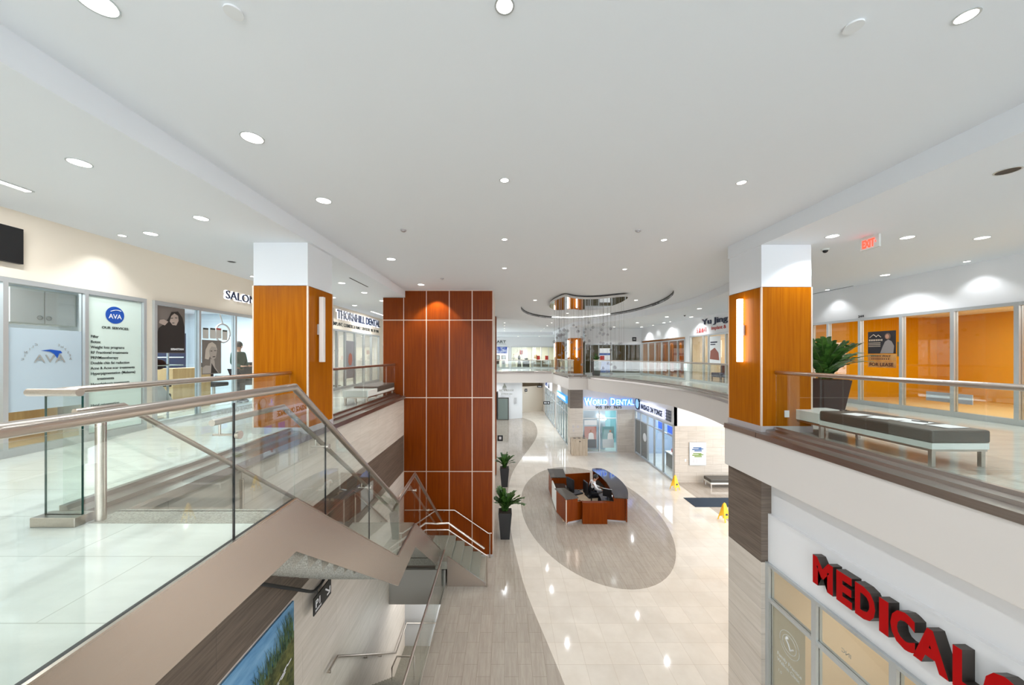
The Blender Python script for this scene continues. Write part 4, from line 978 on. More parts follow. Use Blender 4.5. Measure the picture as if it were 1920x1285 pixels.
mb.build('pale_lettering', mat('p11', (214, 196, 176), .5), t)
mb = MB(); mb.add([(AX - .001, y, z) for y, z in ((9.4, 1.43), (9.08, 1.43), (9.06, 1.62), (9.12, 1.74), (9.2, 1.79), (9.28, 1.74), (9.34, 1.6))], [list(range(7))]); mb.build('portrait_jacket', mat('p12', (150, 142, 140), .5), t)
mb = MB(); mb.add([(AX - .0005, 9.215 + .075 * math.cos(q), 1.875 + .085 * math.sin(q)) for q in [i * math.pi / 8 for i in range(16)]], [list(range(16))]); mb.build('portrait_hair', mat('p13', (112, 88, 76), .5), t)
mb = MB(); mb.add([(AX - .002, 9.225 + .045 * math.cos(q), 1.87 + .06 * math.sin(q)) for q in [i * math.pi / 8 for i in range(16)]], [list(range(16))]); mb.build('portrait_face', M['skin'], t)
t = MB().box(10.035, 10.045, 8.93, 9.0, 1.35, 1.72).build('small_notice', mat('sn', (120, 104, 56), .6)); tag(t, 'small olive notice on the amber glass right of the lease poster', 'notice')
t = MB().box(10.3, 10.32, 7.75, 8.6, .28, .5).build('banner_sheet', mat('bn', (206, 206, 222), .5)); tag(t, 'pale blue grey banner leaning low inside the amber shop', 'banner')
# inside Yu Jing and back shop
t = thing('eye_poster', 'pale poster with a close up face on the Yu Jing window', 'poster', (AX, 17, 1.5)); MB().box(10.035, 10.043, 16.35, 17.25, 1.0, 2.3).build('sheet', M['poster'], t)
mb = MB(); mb.add([(AX, y, z) for y, z in ((17.2, 1.2), (16.45, 1.15), (16.5, 1.5), (16.8, 1.75), (17.15, 1.6))], [list(range(5))]); mb.build('picture', mat('p14', (150, 92, 80), .5), t)
MB().box(AX - .001, AX + .002, 16.6, 17.15, 1.98, 2.04).box(AX - .001, AX + .002, 16.75, 17.15, 1.88, 1.93).build('text_lines', M['navy'], t)
for i, y in enumerate((16.2, 17.2, 18.2)):
    t = thing('waiting_chair', 'blue waiting chair inside Yu Jing, %s' % ('right one', 'middle one', 'left one')[i], 'chair', (11.2, y, 0), 'blue waiting chairs'); MB().box(10.9, 11.5, y - .4, y + .4, .25, .48).build('seat', M['bluefab'], t, bevel=.04); MB().box(11.4, 11.55, y - .4, y + .4, .48, .85).build('backrest', M['bluefab'], t, bevel=.03)
    for dx in (.0, .5):
        for dy in (-.35, .35): MB().box(10.92 + dx, 10.96 + dx, y + dy - .02, y + dy + .02, .003, .25).build('leg', M['black'], t)
for i in range(5):
    y = 20.2 + i * 1.1; t = MB().box(11.2, 11.26, y, y + .5, .003, 2.2).build('timber_screen', M['wood']); tag(t, 'upright timber screen inside the oak office, %s from the near end' % ('first', 'second', 'third', 'fourth', 'fifth')[i], 'screen', 'timber screens')
t = thing('blue_poster', 'blue and red notice poster on the far back shop glass', 'poster', (7.4, 25.75, 1)); MB().box(6.95, 7.72, 25.76, 25.772, .12, 1.9).build('sheet', mat('p15', (70, 96, 158), .5), t); MB().box(6.95, 7.72, 25.752, 25.76, .95, 1.4).build('white_band', M['poster'], t); MB().box(6.98, 7.3, 25.748, 25.752, 1.05, 1.35).build('red_figure', M['redink'], t); MB().box(6.95, 7.72, 25.752, 25.76, 1.55, 1.9).build('heading', M['poster'], t)
t = thing('unit_sign', 'small black square direction sign at the far right corner', 'sign', (9.7, 25.79, 2.6)); MB().box(9.35, 9.65, 25.77, 25.79, 2.42, 2.72).build('board', M['black'], t); MB().box(9.42, 9.58, 25.765, 25.77, 2.55, 2.6).build('pictogram', M['paper'], t)
# far boutique
t = thing('gallery_screen', 'blue and white picture screen in the far ART shop', 'screen', (-.4, 37.9, 1.7)); MB().box(-1.1, .3, 37.92, 37.948, 1.6, 2.3).build('panel', grained('screen_art', (60, 90, 190), (226, 234, 246), (3, 3, 3), .4), t)
for i, x in enumerate((-.75, -.1)):
    t = thing('framed_print', ['left', 'right'][i] + ' framed print under the blue screen in the ART shop', 'picture', (x, 38.3, 1)); MB().box(x - .22, x + .22, 38.3, 38.33, .9, 1.4).build('frame', M['charcoal'], t); MB().box(x - .16, x + .16, 38.29, 38.3, .96, 1.34).build('print', M['paper'], t)
    t = thing('gift_box', ['left', 'right'][i] + ' pale red display box low in the ART shop', 'box', (x, 38.3, .2)); MB().box(x - .2, x + .2, 38.2, 38.5, .003, .8).build('stand', M['lacquer'], t); MB().box(x - .15, x + .15, 38.2, 38.45, .8 - .35, .82).build('carton', mat('p16', (196, 110, 110), .6), t)
t = thing('display_counter', 'white display table with two shelves in the far boutique', 'table', (4, 38.8, 0))
MB().box(3.1, 4.9, 38.6, 39.1, .85, .9).box(3.1, 4.9, 38.6, 39.1, .45, .5).box(3.1, 4.9, 38.6, 39.1, .08, .12).build('shelf_board', M['lacquer'], t)
for x in (3.12, 4.0, 4.86): MB().box(x - .03, x + .03, 38.6, 39.1, .003, .9).build('upright', M['lacquer'], t)
for i, x in enumerate((3.4, 4.3)): o = MB().box(x, x + .5, 38.65, 39.0, .5, .68).build('display_basket', mat('bk', (190, 186, 176), .7)); tag(o, 'pale basket on the %s half of the white boutique table' % ('left', 'right')[i], 'basket')
t = thing('cash_desk', 'black counter with a dark bag on it in the far boutique', 'counter', (2.4, 38.9, 0)); MB().box(2.0, 2.75, 38.7, 39.1, .003, .9).build('body', M['charcoal'], t)
o = MB().ball((2.4, 38.9, 1.0), .22, 12, 0, (1, .5, .5)).build('handbag', M['black']); tag(o, 'black handbag on the black boutique counter', 'bag')
for i, (x, c_) in enumerate(((1.02, 'tan'), (1.62, 'charcoal'))):
    t = thing('dress_form', ('cream dress', 'dark patterned dress')[i] + ' on a form in the far boutique', 'mannequin', (x, 38.8, 0)); MB().tube([(x, 38.8, 0.003), (x, 38.8, .5), (x, 38.8, .95), (x, 38.8, 1.2), (x, 38.8, 1.4)], [.25, .2, .12, .17, .05], 12).build('dress', M['cream'] if i == 0 else M['greyleather'], t); MB().tube([(x, 38.8, 1.4), (x, 38.8, 1.55)], .05, 8).build('neck', M['tan'], t)
for i, (x, z, c_) in enumerate(((3.6, .9, 'redink'), (4.55, .9, 'redink'), (3.3, 1.0, 'tan'), (1.7, 1.5, 'redink'))):
    t = MB().box(x, x + .35, 39.3, 39.5, z, z + .45).build('handbag', M[c_]); tag(t, ('orange red bag stack on the boutique shelf, left', 'orange red bag stack on the boutique shelf, right', 'tan bag at the boutique shelf end', 'small red picture on the boutique wall')[i], 'bag')
t = thing('wall_shelf', 'long shelf along the boutique back', 'shelf', (3.5, 39.4, 0)); MB().box(2.9, 5.5, 39.25, 39.6, .003, .9).build('body', M['palewood'], t)

# ------------------------------------------------------------------ signs, ground level
t = shop_sign('large red MEDICAL letters with dark sides above the ground floor shop front', loc=(4.6, 4.5, -1.8))
LET = [('M', 5.23, 4.90), ('E', 4.86, 4.63), ('D', 4.60, 4.34), ('I', 4.31, 4.19), ('C', 4.17, 3.92), ('A', 3.91, 3.62), ('L', 3.60, 3.40), ('C', 3.36, 3.12)]
for ch, a, b in LET:
    mb = MB(); lettering(mb, ch, (4.70, a, 1.37 - 3.33), (-1, 0, 0), .385, abs(a - b), .05, .13, face=0, side=1); mb.build('letter', [M['red'], M['letterside']], t)
t = thing('clinic_film', 'beige window film with a white ring logo on the MEDICAL shop front', 'window film', (4.7, 5.8, -4)); MB().box(4.712, 4.718, 5.52, 6.18, G + .2, -2.98).build('film', M['beigefilm'], t)
mb = MB(); mb.tube([(4.708, 5.82 + .2 * math.cos(q), -3.42 + .2 * math.sin(q)) for q in [i * math.pi / 16 for i in range(33)]], .004, 6, cap=False); mb.tube([(4.708, 5.82 + .14 * math.cos(q), -3.42 + .14 * math.sin(q)) for q in [i * math.pi / 16 for i in range(33)]], .004, 6, cap=False)
mb.tube([(4.708, 5.9, -3.36), (4.708, 5.84, -3.42), (4.708, 5.8, -3.5), (4.708, 5.74, -3.44)], .012, 6); mb.ball((4.708, 5.86, -3.33), .025, 8)
lettering(mb, 'Family Practice', (4.71, 6.08, -3.78), (-1, 0, 0), .06, .5, .01, .002); lettering(mb, 'Walk-in Clinic', (4.71, 6.08, -3.88), (-1, 0, 0), .06, .46, .01, .002); lettering(mb, '1.0', (4.71, 6.06, -4.05), (-1, 0, 0), .05, None, 0, .002); mb.build('lettering', M['paper'], t)
mb = MB(); lettering(mb, '597-6543', (4.73, 4.62, -3.02), (-1, 0, 0), .06, .34, .0, .002, mirror=True); lettering(mb, 'INC', (4.73, 4.8, -2.78), (-1, 0, 0), .06, .14, .0, .002, mirror=True)
o = mb.build('window_lettering', M['plumtext']); tag(o, 'mirrored grey phone number lettering on the MEDICAL shop glass', 'lettering')
for i, (x, y) in enumerate(((5.7, 5.0), (6.6, 4.9), (5.7, 4.0))):
    t = thing('visitor_chair', ('grey high back chair nearest the glass in the MEDICAL clinic', 'grey chair farther inside the MEDICAL clinic', 'grey chair at the right inside the MEDICAL clinic')[i], 'chair', (x, y, G), 'grey clinic chairs')
    MB().box(x - .24, x + .24, y - .24, y + .24, G + .42, G + .48).build('seat', M['greyfab'], t, bevel=.02); MB().hexa([(x - .24, y + .2, G + .48), (x + .24, y + .2, G + .48), (x + .24, y + .24, G + .48), (x - .24, y + .24, G + .48), (x - .22, y + .34, G + 1.15), (x + .22, y + .34, G + 1.15), (x + .22, y + .38, G + 1.15), (x - .22, y + .38, G + 1.15)]).build('backrest', M['greyfab'], t, bevel=.015)
    for dx in (-.2, .2):
        for dy in (-.2, .2): MB().tube([(x + dx, y + dy, G + .005), (x + dx * .9, y + dy * .9, G + .42)], .012, 8).build('leg', M['steel'], t)
# world dental
t = shop_sign('glowing blue white WORLD DENTAL letters on the far ground floor wall', loc=(7, 24.7, -2))
for s, x0, w_, h_ in (('W', 5.62, .53, .50), ('ORLD', 6.17, 1.05, .40), ('D', 7.42, .36, .50), ('ENTAL', 7.82, 1.28, .40)):
    mb = MB(); lettering(mb, s, (x0, 24.79, -2.10), (0, -1, 0), h_, w_, .075, .01); mb.build('back_glow', M['haloblue'], t)
    letters(t, s, (x0, 24.77, -2.10), (0, -1, 0), h_, w_, [M['facewhite'], M['haloblue']], .03, .06)
mb = MB(); lettering(mb, '905  597  7675', (6.4, 24.785, -2.36), (0, -1, 0), .19, 1.85, .015, .015); mb.build('phone_number', M['ink'], t)
for i, (x, c_) in enumerate(((6.05, (196, 120, 110)), (7.3, (120, 170, 180)))):
    t = thing('dental_poster', ('poster of a dentist and red chair on the left World Dental door', 'poster of a dentist in a white coat on the right World Dental door')[i], 'poster', (x, 24.8, G + 1)); MB().box(x - .42, x + .42, 24.806, 24.81, G + .35, G + 1.85).build('sheet', mat('wdp%d' % i, c_, .5), t)
    MB().box(x - .4, x + .4, 24.80, 24.804, G + .35, G + .95).build('lower_picture', mat('wdq%d' % i, ((84, 90, 100), (206, 214, 220))[i], .5), t)
    mb = MB(); q = x + .05 + .1 * i; mb.add([(q - .2, 24.798, G + .95), (q + .2, 24.798, G + .95), (q + .17, 24.798, G + 1.35), (q + .06, 24.798, G + 1.42), (q - .06, 24.798, G + 1.42), (q - .17, 24.798, G + 1.35)], [(0, 1, 2, 3, 4, 5)]); mb.build('white_coat', M['paper'], t); MB().ball((q, 24.796, G + 1.52), .09, 10, 0, (.8, .05, 1)).build('portrait_head', M['skin'], t)
t = thing('door_sign', 'white notice across the left World Dental door glass', 'notice', (6.0, 24.79, G)); MB().box(5.62, 6.5, 24.785, 24.79, G + 1.95, G + 2.3).build('sheet', M['poster'], t)
for i, (x, z) in enumerate(((6.85, -3.0), (7.0, -3.2), (7.3, -3.22))):
    o = MB().ball((x, 25.6, z), .11, 12).build('globe_pendant', M['lamp']); tag(o, 'round glowing globe lamp inside World Dental, %s' % ('highest', 'middle', 'right hand')[i], 'lamp', 'globe lamps')
# massage on yonge
t = shop_sign('MASSAGE ON YONGE box sign with round dark edged logo on the ground floor right wall', loc=(9.1, 21.5, -2))
MB().box(9.05, 9.2, 20.0, 23.5, -2.27, -1.70).build('sign_box', emis('box_white', (214, 220, 246), .75), t)
letters(t, 'MASSAGE ON YONGE', (9.05, 23.35, -2.14), (-1, 0, 0), .33, 3.15, [M['navy']], .02, .02)
mb = MB(); mb.tube([(9.12, 24.15 + .36 * math.cos(q), -1.93 + .36 * math.sin(q)) for q in [i * math.pi / 16 for i in range(33)]], .05, 8, cap=False); mb.build('logo_ring', M['navy'], t)
mb = MB(); mb.tube([(9.10, 24.15, -1.93), (9.2, 24.15, -1.93)], .33, 24); mb.build('logo_disc', mat('lgd', (150, 200, 226), .4, emit=(150, 200, 226), estr=.5), t)
mb = MB()
for k in range(6): mb.box(9.14, 9.16, 19.35 + k * .11, 19.38 + k * .11, -2.3, -1.68)
for k in range(4): mb.box(9.12, 9.14, 19.3, 19.98, -2.25 + k * .17, -2.22 + k * .17)
mb.build('line_emblem', M['navy'], t)
for a, b, wh in ((22.65, 23.65, 'right'), (23.75, 24.65, 'left')):
    o = MB().box(9.21, 9.216, a, b, G + .15, -3.1).build('window_film', mat('film_' + wh, (120, 124, 130), .5)); tag(o, 'dark grey film on the %s of the two covered massage windows' % wh, 'window film')
o = MB().tube([(9.195, 23.1, -4.0), (9.20, 23.1, -4.0)], .28, 24).build('round_decal', M['paper']); tag(o, 'white round decal on the massage shop window', 'decal')
for a, wh in ((19.5, 'right'), (20.7, 'left')): o = MB().box(9.3, 9.32, a, a + .6, -3.0, -2.6).build('blue_screen', emis('bluescreen', (40, 90, 220), 1.2)); tag(o, 'blue lit screen behind the massage shop transom, %s one' % wh, 'screen')
t = thing('reception_counter', 'white counter inside the massage shop', 'counter', (10.4, 20.6, G)); MB().box(10.1, 10.7, 19.5, 22.0, G + .005, G + .85).build('body', M['greyleather'], t); MB().box(10.05, 10.75, 19.45, 22.05, G + .85, G + .9).build('top', M['lacquer'], t)
for i, y in enumerate((19.8, 20.2, 20.5, 21.7)): o = MB().cyl((10.35, y), .06, G + .9, G + 1.1, 10).build('bottle', M['redink'] if i == 3 else M['greyleather']); tag(o, 'small bottle on the massage counter, %s from the near end' % ('first', 'second', 'third', 'last')[i], 'bottle')
# side shop signs left of the far column
t = shop_sign('cyan lit box sign on the side shop behind the far stone column', loc=(4.7, 29, -2)); MB().box(4.66, 4.8, 26.7, 31.2, -2.25, -1.72).build('sign_box', emis('cyan_box', (60, 150, 215), .9), t)
letters(t, 'WORLD DENTAL', (4.66, 31.0, -2.12), (-1, 0, 0), .32, 4.1, [M['facewhite']], .03, .02)
t = shop_sign('blue lettering on a white panel farther along the side shops', loc=(4.7, 37, -1.6)); MB().box(4.7, 4.8, 35.5, 40.5, -2.2, -1.15).build('sign_box', emis('pale_box', (226, 232, 245), .9), t)
letters(t, 'SPA', (4.70, 40.3, -2.0), (-1, 0, 0), .6, 1.9, [M['blue']], .04, .02); MB().add([(4.69, 38.0, -2.1), (4.69, 36.6, -2.1), (4.69, 37.2, -1.3)], [(0, 1, 2)]).build('triangle_emblem', M['navy'], t)
t = thing('direction_sign', 'black hanging sign with white pictograms in front of the side shops', 'sign', (4.5, 35, -3)); MB().box(3.75, 4.4, 34.0, 34.04, -3.35, -3.05).build('board', M['black'], t); MB().box(3.85, 3.97, 33.99, 34.0, -3.26, -3.14).box(4.05, 4.1, 33.99, 34.0, -3.26, -3.14).box(4.2, 4.3, 33.99, 34.0, -3.26, -3.14).build('pictogram', M['paper'], t); MB().box(4.4, 4.7, 34.01, 34.03, -3.22, -3.19).build('arm', M['black'], t)
t = shop_sign('jewelry shop lettering on the white ground floor end wall', loc=(0.5, 37.6, -2.2))
mb = MB(); lettering(mb, 'RIC & ROUGE', (-.55, 37.42, -2.42), (0, -1, 0), .2, 1.5, .01, .01); lettering(mb, 'JEWELRY INC', (-.35, 37.42, -2.78), (0, -1, 0), .14, 1.2, .01, .01)
mb.add([(-.25, 37.40, -2.05), (.25, 37.40, -2.05), (.1, 37.40, -1.75), (-.05, 37.40, -1.55), (-.1, 37.4, -1.8)], [(0, 1, 2, 3, 4)]); mb.build('lettering', mat('gr', (120, 122, 112), .5), t)
o = MB().box(-.9, .45, 37.40, 37.48, G + .01, -3.1).build('glass_door', M['greyleather']); struct(o); o.name = 'door_1'
o = MB().box(-.8, .35, 37.38, 37.40, G + .08, -3.2).build('door_glass', mat('greenish_glass', (120, 134, 130), .15)); attach(o, bpy.data.objects['door_1'])
o = MB().box(1.05, 1.3, 38.12, 38.15, -3.85, -3.2).build('wall_notice', mat('wn', (200, 202, 204), .6)); tag(o, 'grey framed notice on the white end wall right of the jewelry door', 'notice')
t = thing('restroom_sign', 'small black restroom sign on the cream end wall', 'sign', (2.6, 42.8, -3)); MB().box(2.45, 2.75, 42.58, 42.62, -3.0, -2.65).build('board', M['black'], t); MB().box(2.55, 2.65, 42.56, 42.58, -2.9, -2.75).build('pictogram', M['paper'], t)
t = thing('direction_sign', 'black rectangular sign hanging before the cream end wall', 'sign', (4.2, 42, -2.4)); MB().box(3.9, 4.5, 42.0, 42.04, -2.45, -2.2).build('board', M['black'], t); MB().box(4.0, 4.4, 41.99, 42.0, -2.35, -2.3).build('pictogram', M['paper'], t); MB().box(4.15, 4.2, 42.0, 42.03, -2.2, -.86).build('rod', M['black'], t)
t = thing('direction_sign', 'black square sign with a white pictogram sticking out behind the wood tower', 'sign', (-.2, 22, -3.6)); MB().box(-.42, -.10, 20.94, 20.98, -3.72, -3.38).build('board', M['black'], t); MB().box(-.33, -.19, 20.93, 20.94, -3.62, -3.46).build('pictogram', M['paper'], t)
t = MB().box(-.46, -.38, 20.3, 20.9, -2.3, -.75).build('wall_screen', M['black']); tag(t, 'tall black screen seen edge on behind the wood tower', 'screen')
# poster on the stone wall
t = thing('map_poster', 'framed white building map with blue and green plans on the stone wall', 'poster', (10.4, 18.98, -4)); MB().box(9.96, 10.86, 18.955, 18.995, 1.37 - 5.92, 1.37 - 4.68).build('frame', M['alu'], t); MB().box(9.99, 10.83, 18.95, 18.955, 1.37 - 5.89, 1.37 - 4.71).build('sheet', M['poster'], t)
for z, nm, rgb in ((-3.72, 'blue_plan', (70, 108, 160)), (-4.03, 'green_plan', (130, 156, 84))):
    mb = MB()
    for k, (dx, dz, sx) in enumerate(((0, 0, .5), (.05, .09, .45), (.12, -.07, .4), (.35, .03, .25))): mb.box(10.1 + dx, 10.1 + dx + sx, 18.944 - k * .001, 18.949 - k * .001, z + dz, z + dz + .06)
    mb.build(nm, mat(nm, rgb, .5), t)
mb = MB()
for k in range(4): mb.box(10.12 + k * .17, 10.24 + k * .17, 18.945, 18.949, -4.4, -4.18)
mb.build('legend', mat('lg', (214, 216, 220), .6), t)
o = MB().box(9.72, 9.8, 18.985, 19.0, -4.35, -4.22).build('fire_pull', M['paper']); tag(o, 'small white wall box left of the map poster', 'wall box')

# ------------------------------------------------------------------ information desk
DZ = G + .004
t = thing('reception_desk', 'cherry veneer information desk with dark granite tops on the grey oval floor', 'desk', (3.7, 16, DZ))
def wallseg(mb, a, b, z0, z1, th=.05):
    A, B = Vector(a), Vector(b); d = (B - A).normalized(); n = Vector((-d.y, d.x)) * th
    mb.hexa([(A.x, A.y, z0), (B.x, B.y, z0), (B.x + n.x, B.y + n.y, z0), (A.x + n.x, A.y + n.y, z0), (A.x, A.y, z1), (B.x, B.y, z1), (B.x + n.x, B.y + n.y, z1), (A.x + n.x, A.y + n.y, z1)])
HI, LO = DZ + 1.02, DZ + .84
mb = MB(); wallseg(mb, (2.52, 14.24), (3.26, 14.54), DZ + .1, LO); wallseg(mb, (2.52, 14.24), (3.0, 14.435), LO, HI, .3); mb.build('near_left_panel', M['wood_dark'], t)
mb = MB(); wallseg(mb, (3.17, 14.30), (4.17, 14.28), DZ, LO + .02, .2); mb.build('front_panel', M['wood_dark'], t)
mb = MB(); wallseg(mb, (4.08, 14.51), (4.95, 14.36), DZ + .1, LO); wallseg(mb, (4.48, 14.44), (4.95, 14.36), LO, HI, .3); mb.build('near_right_panel', M['wood_dark'], t)
mb = MB(); wallseg(mb, (2.25, 15.3), (2.50, 14.24), DZ + .06, HI, .06); mb.build('left_side_panel', M['wood_dark'], t)
mb = MB(); wallseg(mb, (2.25, 16.75), (2.25, 15.3), DZ + .06, HI - .12, .05); mb.build('white_side_panel', M['lacquer'], t)
mb = MB(); wallseg(mb, (2.95, 17.95), (2.25, 17.95), DZ + .05, HI, .05); wallseg(mb, (2.25, 17.95), (2.25, 16.75), DZ + .05, HI, .05); wallseg(mb, (2.25, 16.8), (2.9, 16.8), DZ + .6, HI, .05); wallseg(mb, (2.9, 16.8), (2.95, 17.95), DZ + .5, HI, .05); mb.build('back_left_cabinet', M['wood_dark'], t)
mb = MB(); wallseg(mb, (4.35, 18.0), (3.0, 17.75), DZ + .05, LO + .03); mb.build('back_panel', M['wood_dark'], t)
arc_o = catmull([(4.52, 18.05), (4.95, 18.05), (5.25, 17.2), (5.36, 16.2), (5.28, 15.2), (4.98, 14.28)], 5)
mb = MB()
for a, b in zip(arc_o, arc_o[1:]): wallseg(mb, b, a, DZ + .08, HI, .05)
mb.build('curved_right_panel', M['wood_dark'], t)
arc_i = [(4.48, 14.36), (4.60, 15.2), (4.66, 16.1), (4.6, 17.0), (4.42, 17.8)]
mb = MB(); mb.poly([(x * 1.0 + (.03 if x > 4.9 else -.02), y) for x, y in arc_o] + [(a, b) for a, b in arc_i], HI, HI + .035); mb.build('curved_granite_top', M['darkgranite'], t)
mb = MB(); mb.poly([(2.48, 14.18), (3.02, 14.36), (2.75, 15.1), (2.62, 15.4), (2.19, 15.36)], HI, HI + .035); mb.build('left_granite_top', M['darkgranite'], t)
mb = MB(); mb.poly([(2.19, 16.74), (2.93, 16.74), (3.0, 18.0), (2.19, 18.0)], HI, HI + .035); mb.build('back_left_granite_top', M['darkgranite'], t)
mb = MB(); mb.poly([(2.30, 15.3), (2.72, 15.25), (2.95, 16.0), (2.85, 16.78), (2.32, 16.78)], DZ + .72, DZ + .75); mb.poly([(4.1, 14.8), (4.62, 14.8), (4.68, 16.2), (4.6, 17.2), (4.2, 17.2), (4.15, 16)], DZ + .72, DZ + .75); mb.build('work_surface', M['darkgranite'], t)
mb = MB(); wallseg(mb, (2.56, 14.30), (3.16, 14.54), DZ, DZ + .1, .04); wallseg(mb, (4.15, 14.56), (4.95, 14.42), DZ, DZ + .1, .04); mb.build('plinth', M['plinth'], t)
mb = MB(); mb.box(2.475, 2.515, 14.215, 14.245, DZ, HI); mb.build('corner_trim', M['joint'], t)
mb = MB(); mb.poly([(2.4, 14.5), (4.9, 14.6), (5.1, 16), (4.5, 17.8), (2.6, 17.8)], DZ - .002, DZ + .003); mb.build('inner_mat', M['beige'], t)
# monitor
t = thing('computer_monitor', 'black monitor seen from behind on the curved part of the desk', 'monitor', (4.45, 15.0, DZ + .75))
MB().hexa([(4.2, 15.05, DZ + .85), (4.52, 14.86, DZ + .85), (4.54, 14.90, DZ + .85), (4.22, 15.09, DZ + .85), (4.2, 15.05, DZ + 1.17), (4.52, 14.86, DZ + 1.17), (4.54, 14.90, DZ + 1.17), (4.22, 15.09, DZ + 1.17)]).build('screen', M['black'], t)
MB().hexa([(4.19, 15.04, DZ + 1.17), (4.53, 14.84, DZ + 1.17), (4.55, 14.88, DZ + 1.17), (4.21, 15.08, DZ + 1.17), (4.19, 15.04, DZ + 1.18), (4.53, 14.84, DZ + 1.18), (4.55, 14.88, DZ + 1.18), (4.21, 15.08, DZ + 1.18)]).build('top_edge', M['alu'], t)
MB().cyl((4.37, 14.98), .1, DZ + .75, DZ + .76).tube([(4.37, 14.98, DZ + .76), (4.37, 14.98, DZ + .9)], .02, 8).build('stand', M['black'], t)

# ------------------------------------------------------------------ office chairs
def office_chair(x, y, rz, label):
    t = thing('office_chair', label, 'chair', (x, y, DZ))
    c, s = math.cos(rz), math.sin(rz)
    R = lambda dx, dy: (x + dx * c - dy * s, y + dx * s + dy * c)
    for k in range(5):
        a = rz + k * 2 * math.pi / 5; MB().tube([(x, y, DZ + .1), (x + .28 * math.cos(a), y + .28 * math.sin(a), DZ + .06)], .018, 8).build('base_leg', M['black'], t); MB().ball((x + .28 * math.cos(a), y + .28 * math.sin(a), DZ + .03), .03, 8).build('castor', M['black'], [c_ for c_ in t.children if c_.name.startswith('base_leg')][-1])
    MB().tube([(x, y, DZ + .1), (x, y, DZ + .44)], .03, 10).build('gas_lift', M['black'], t)
    def rb(dx0, dx1, dy0, dy1, z0, z1, nm, zz=0):
        p = [R(dx0, dy0), R(dx1, dy0), R(dx1, dy1), R(dx0, dy1)]
        o = MB().hexa([(a, b, z0) for a, b in p] + [(a, b, z1) for a, b in p]).build(nm, M['black'], t, bevel=.03); return o
    rb(-.24, .26, -.25, .25, DZ + .44, DZ + .52, 'seat'); rb(-.32, -.25, -.23, .23, DZ + .58, DZ + 1.15, 'backrest')
    rb(-.12, .16, .27, .32, DZ + .68, DZ + .71, 'armrest'); rb(-.12, .16, -.32, -.27, DZ + .68, DZ + .71, 'armrest')
    return t
office_chair(3.95, 16.0, .2, 'black office chair the guard sits in at the information desk')
office_chair(3.30, 16.35, .5, 'black office chair standing behind the seated person')
o = MB().hexa([(a - .15, b + .1, c) for a, b, c in ((3.24, 15.94, DZ + .7), (3.3, 15.9, DZ + .7), (3.1, 16.34, DZ + .7), (3.04, 16.31, DZ + .7), (3.24, 15.92, DZ + 1.19), (3.32, 15.9, DZ + 1.19), (3.1, 16.38, DZ + 1.19), (3.02, 16.34, DZ + 1.19))]).build('draped_jacket', M['blackcloth'], bevel=.02); tag(o, 'black jacket with pale lining draped over the empty desk chair', 'jacket')

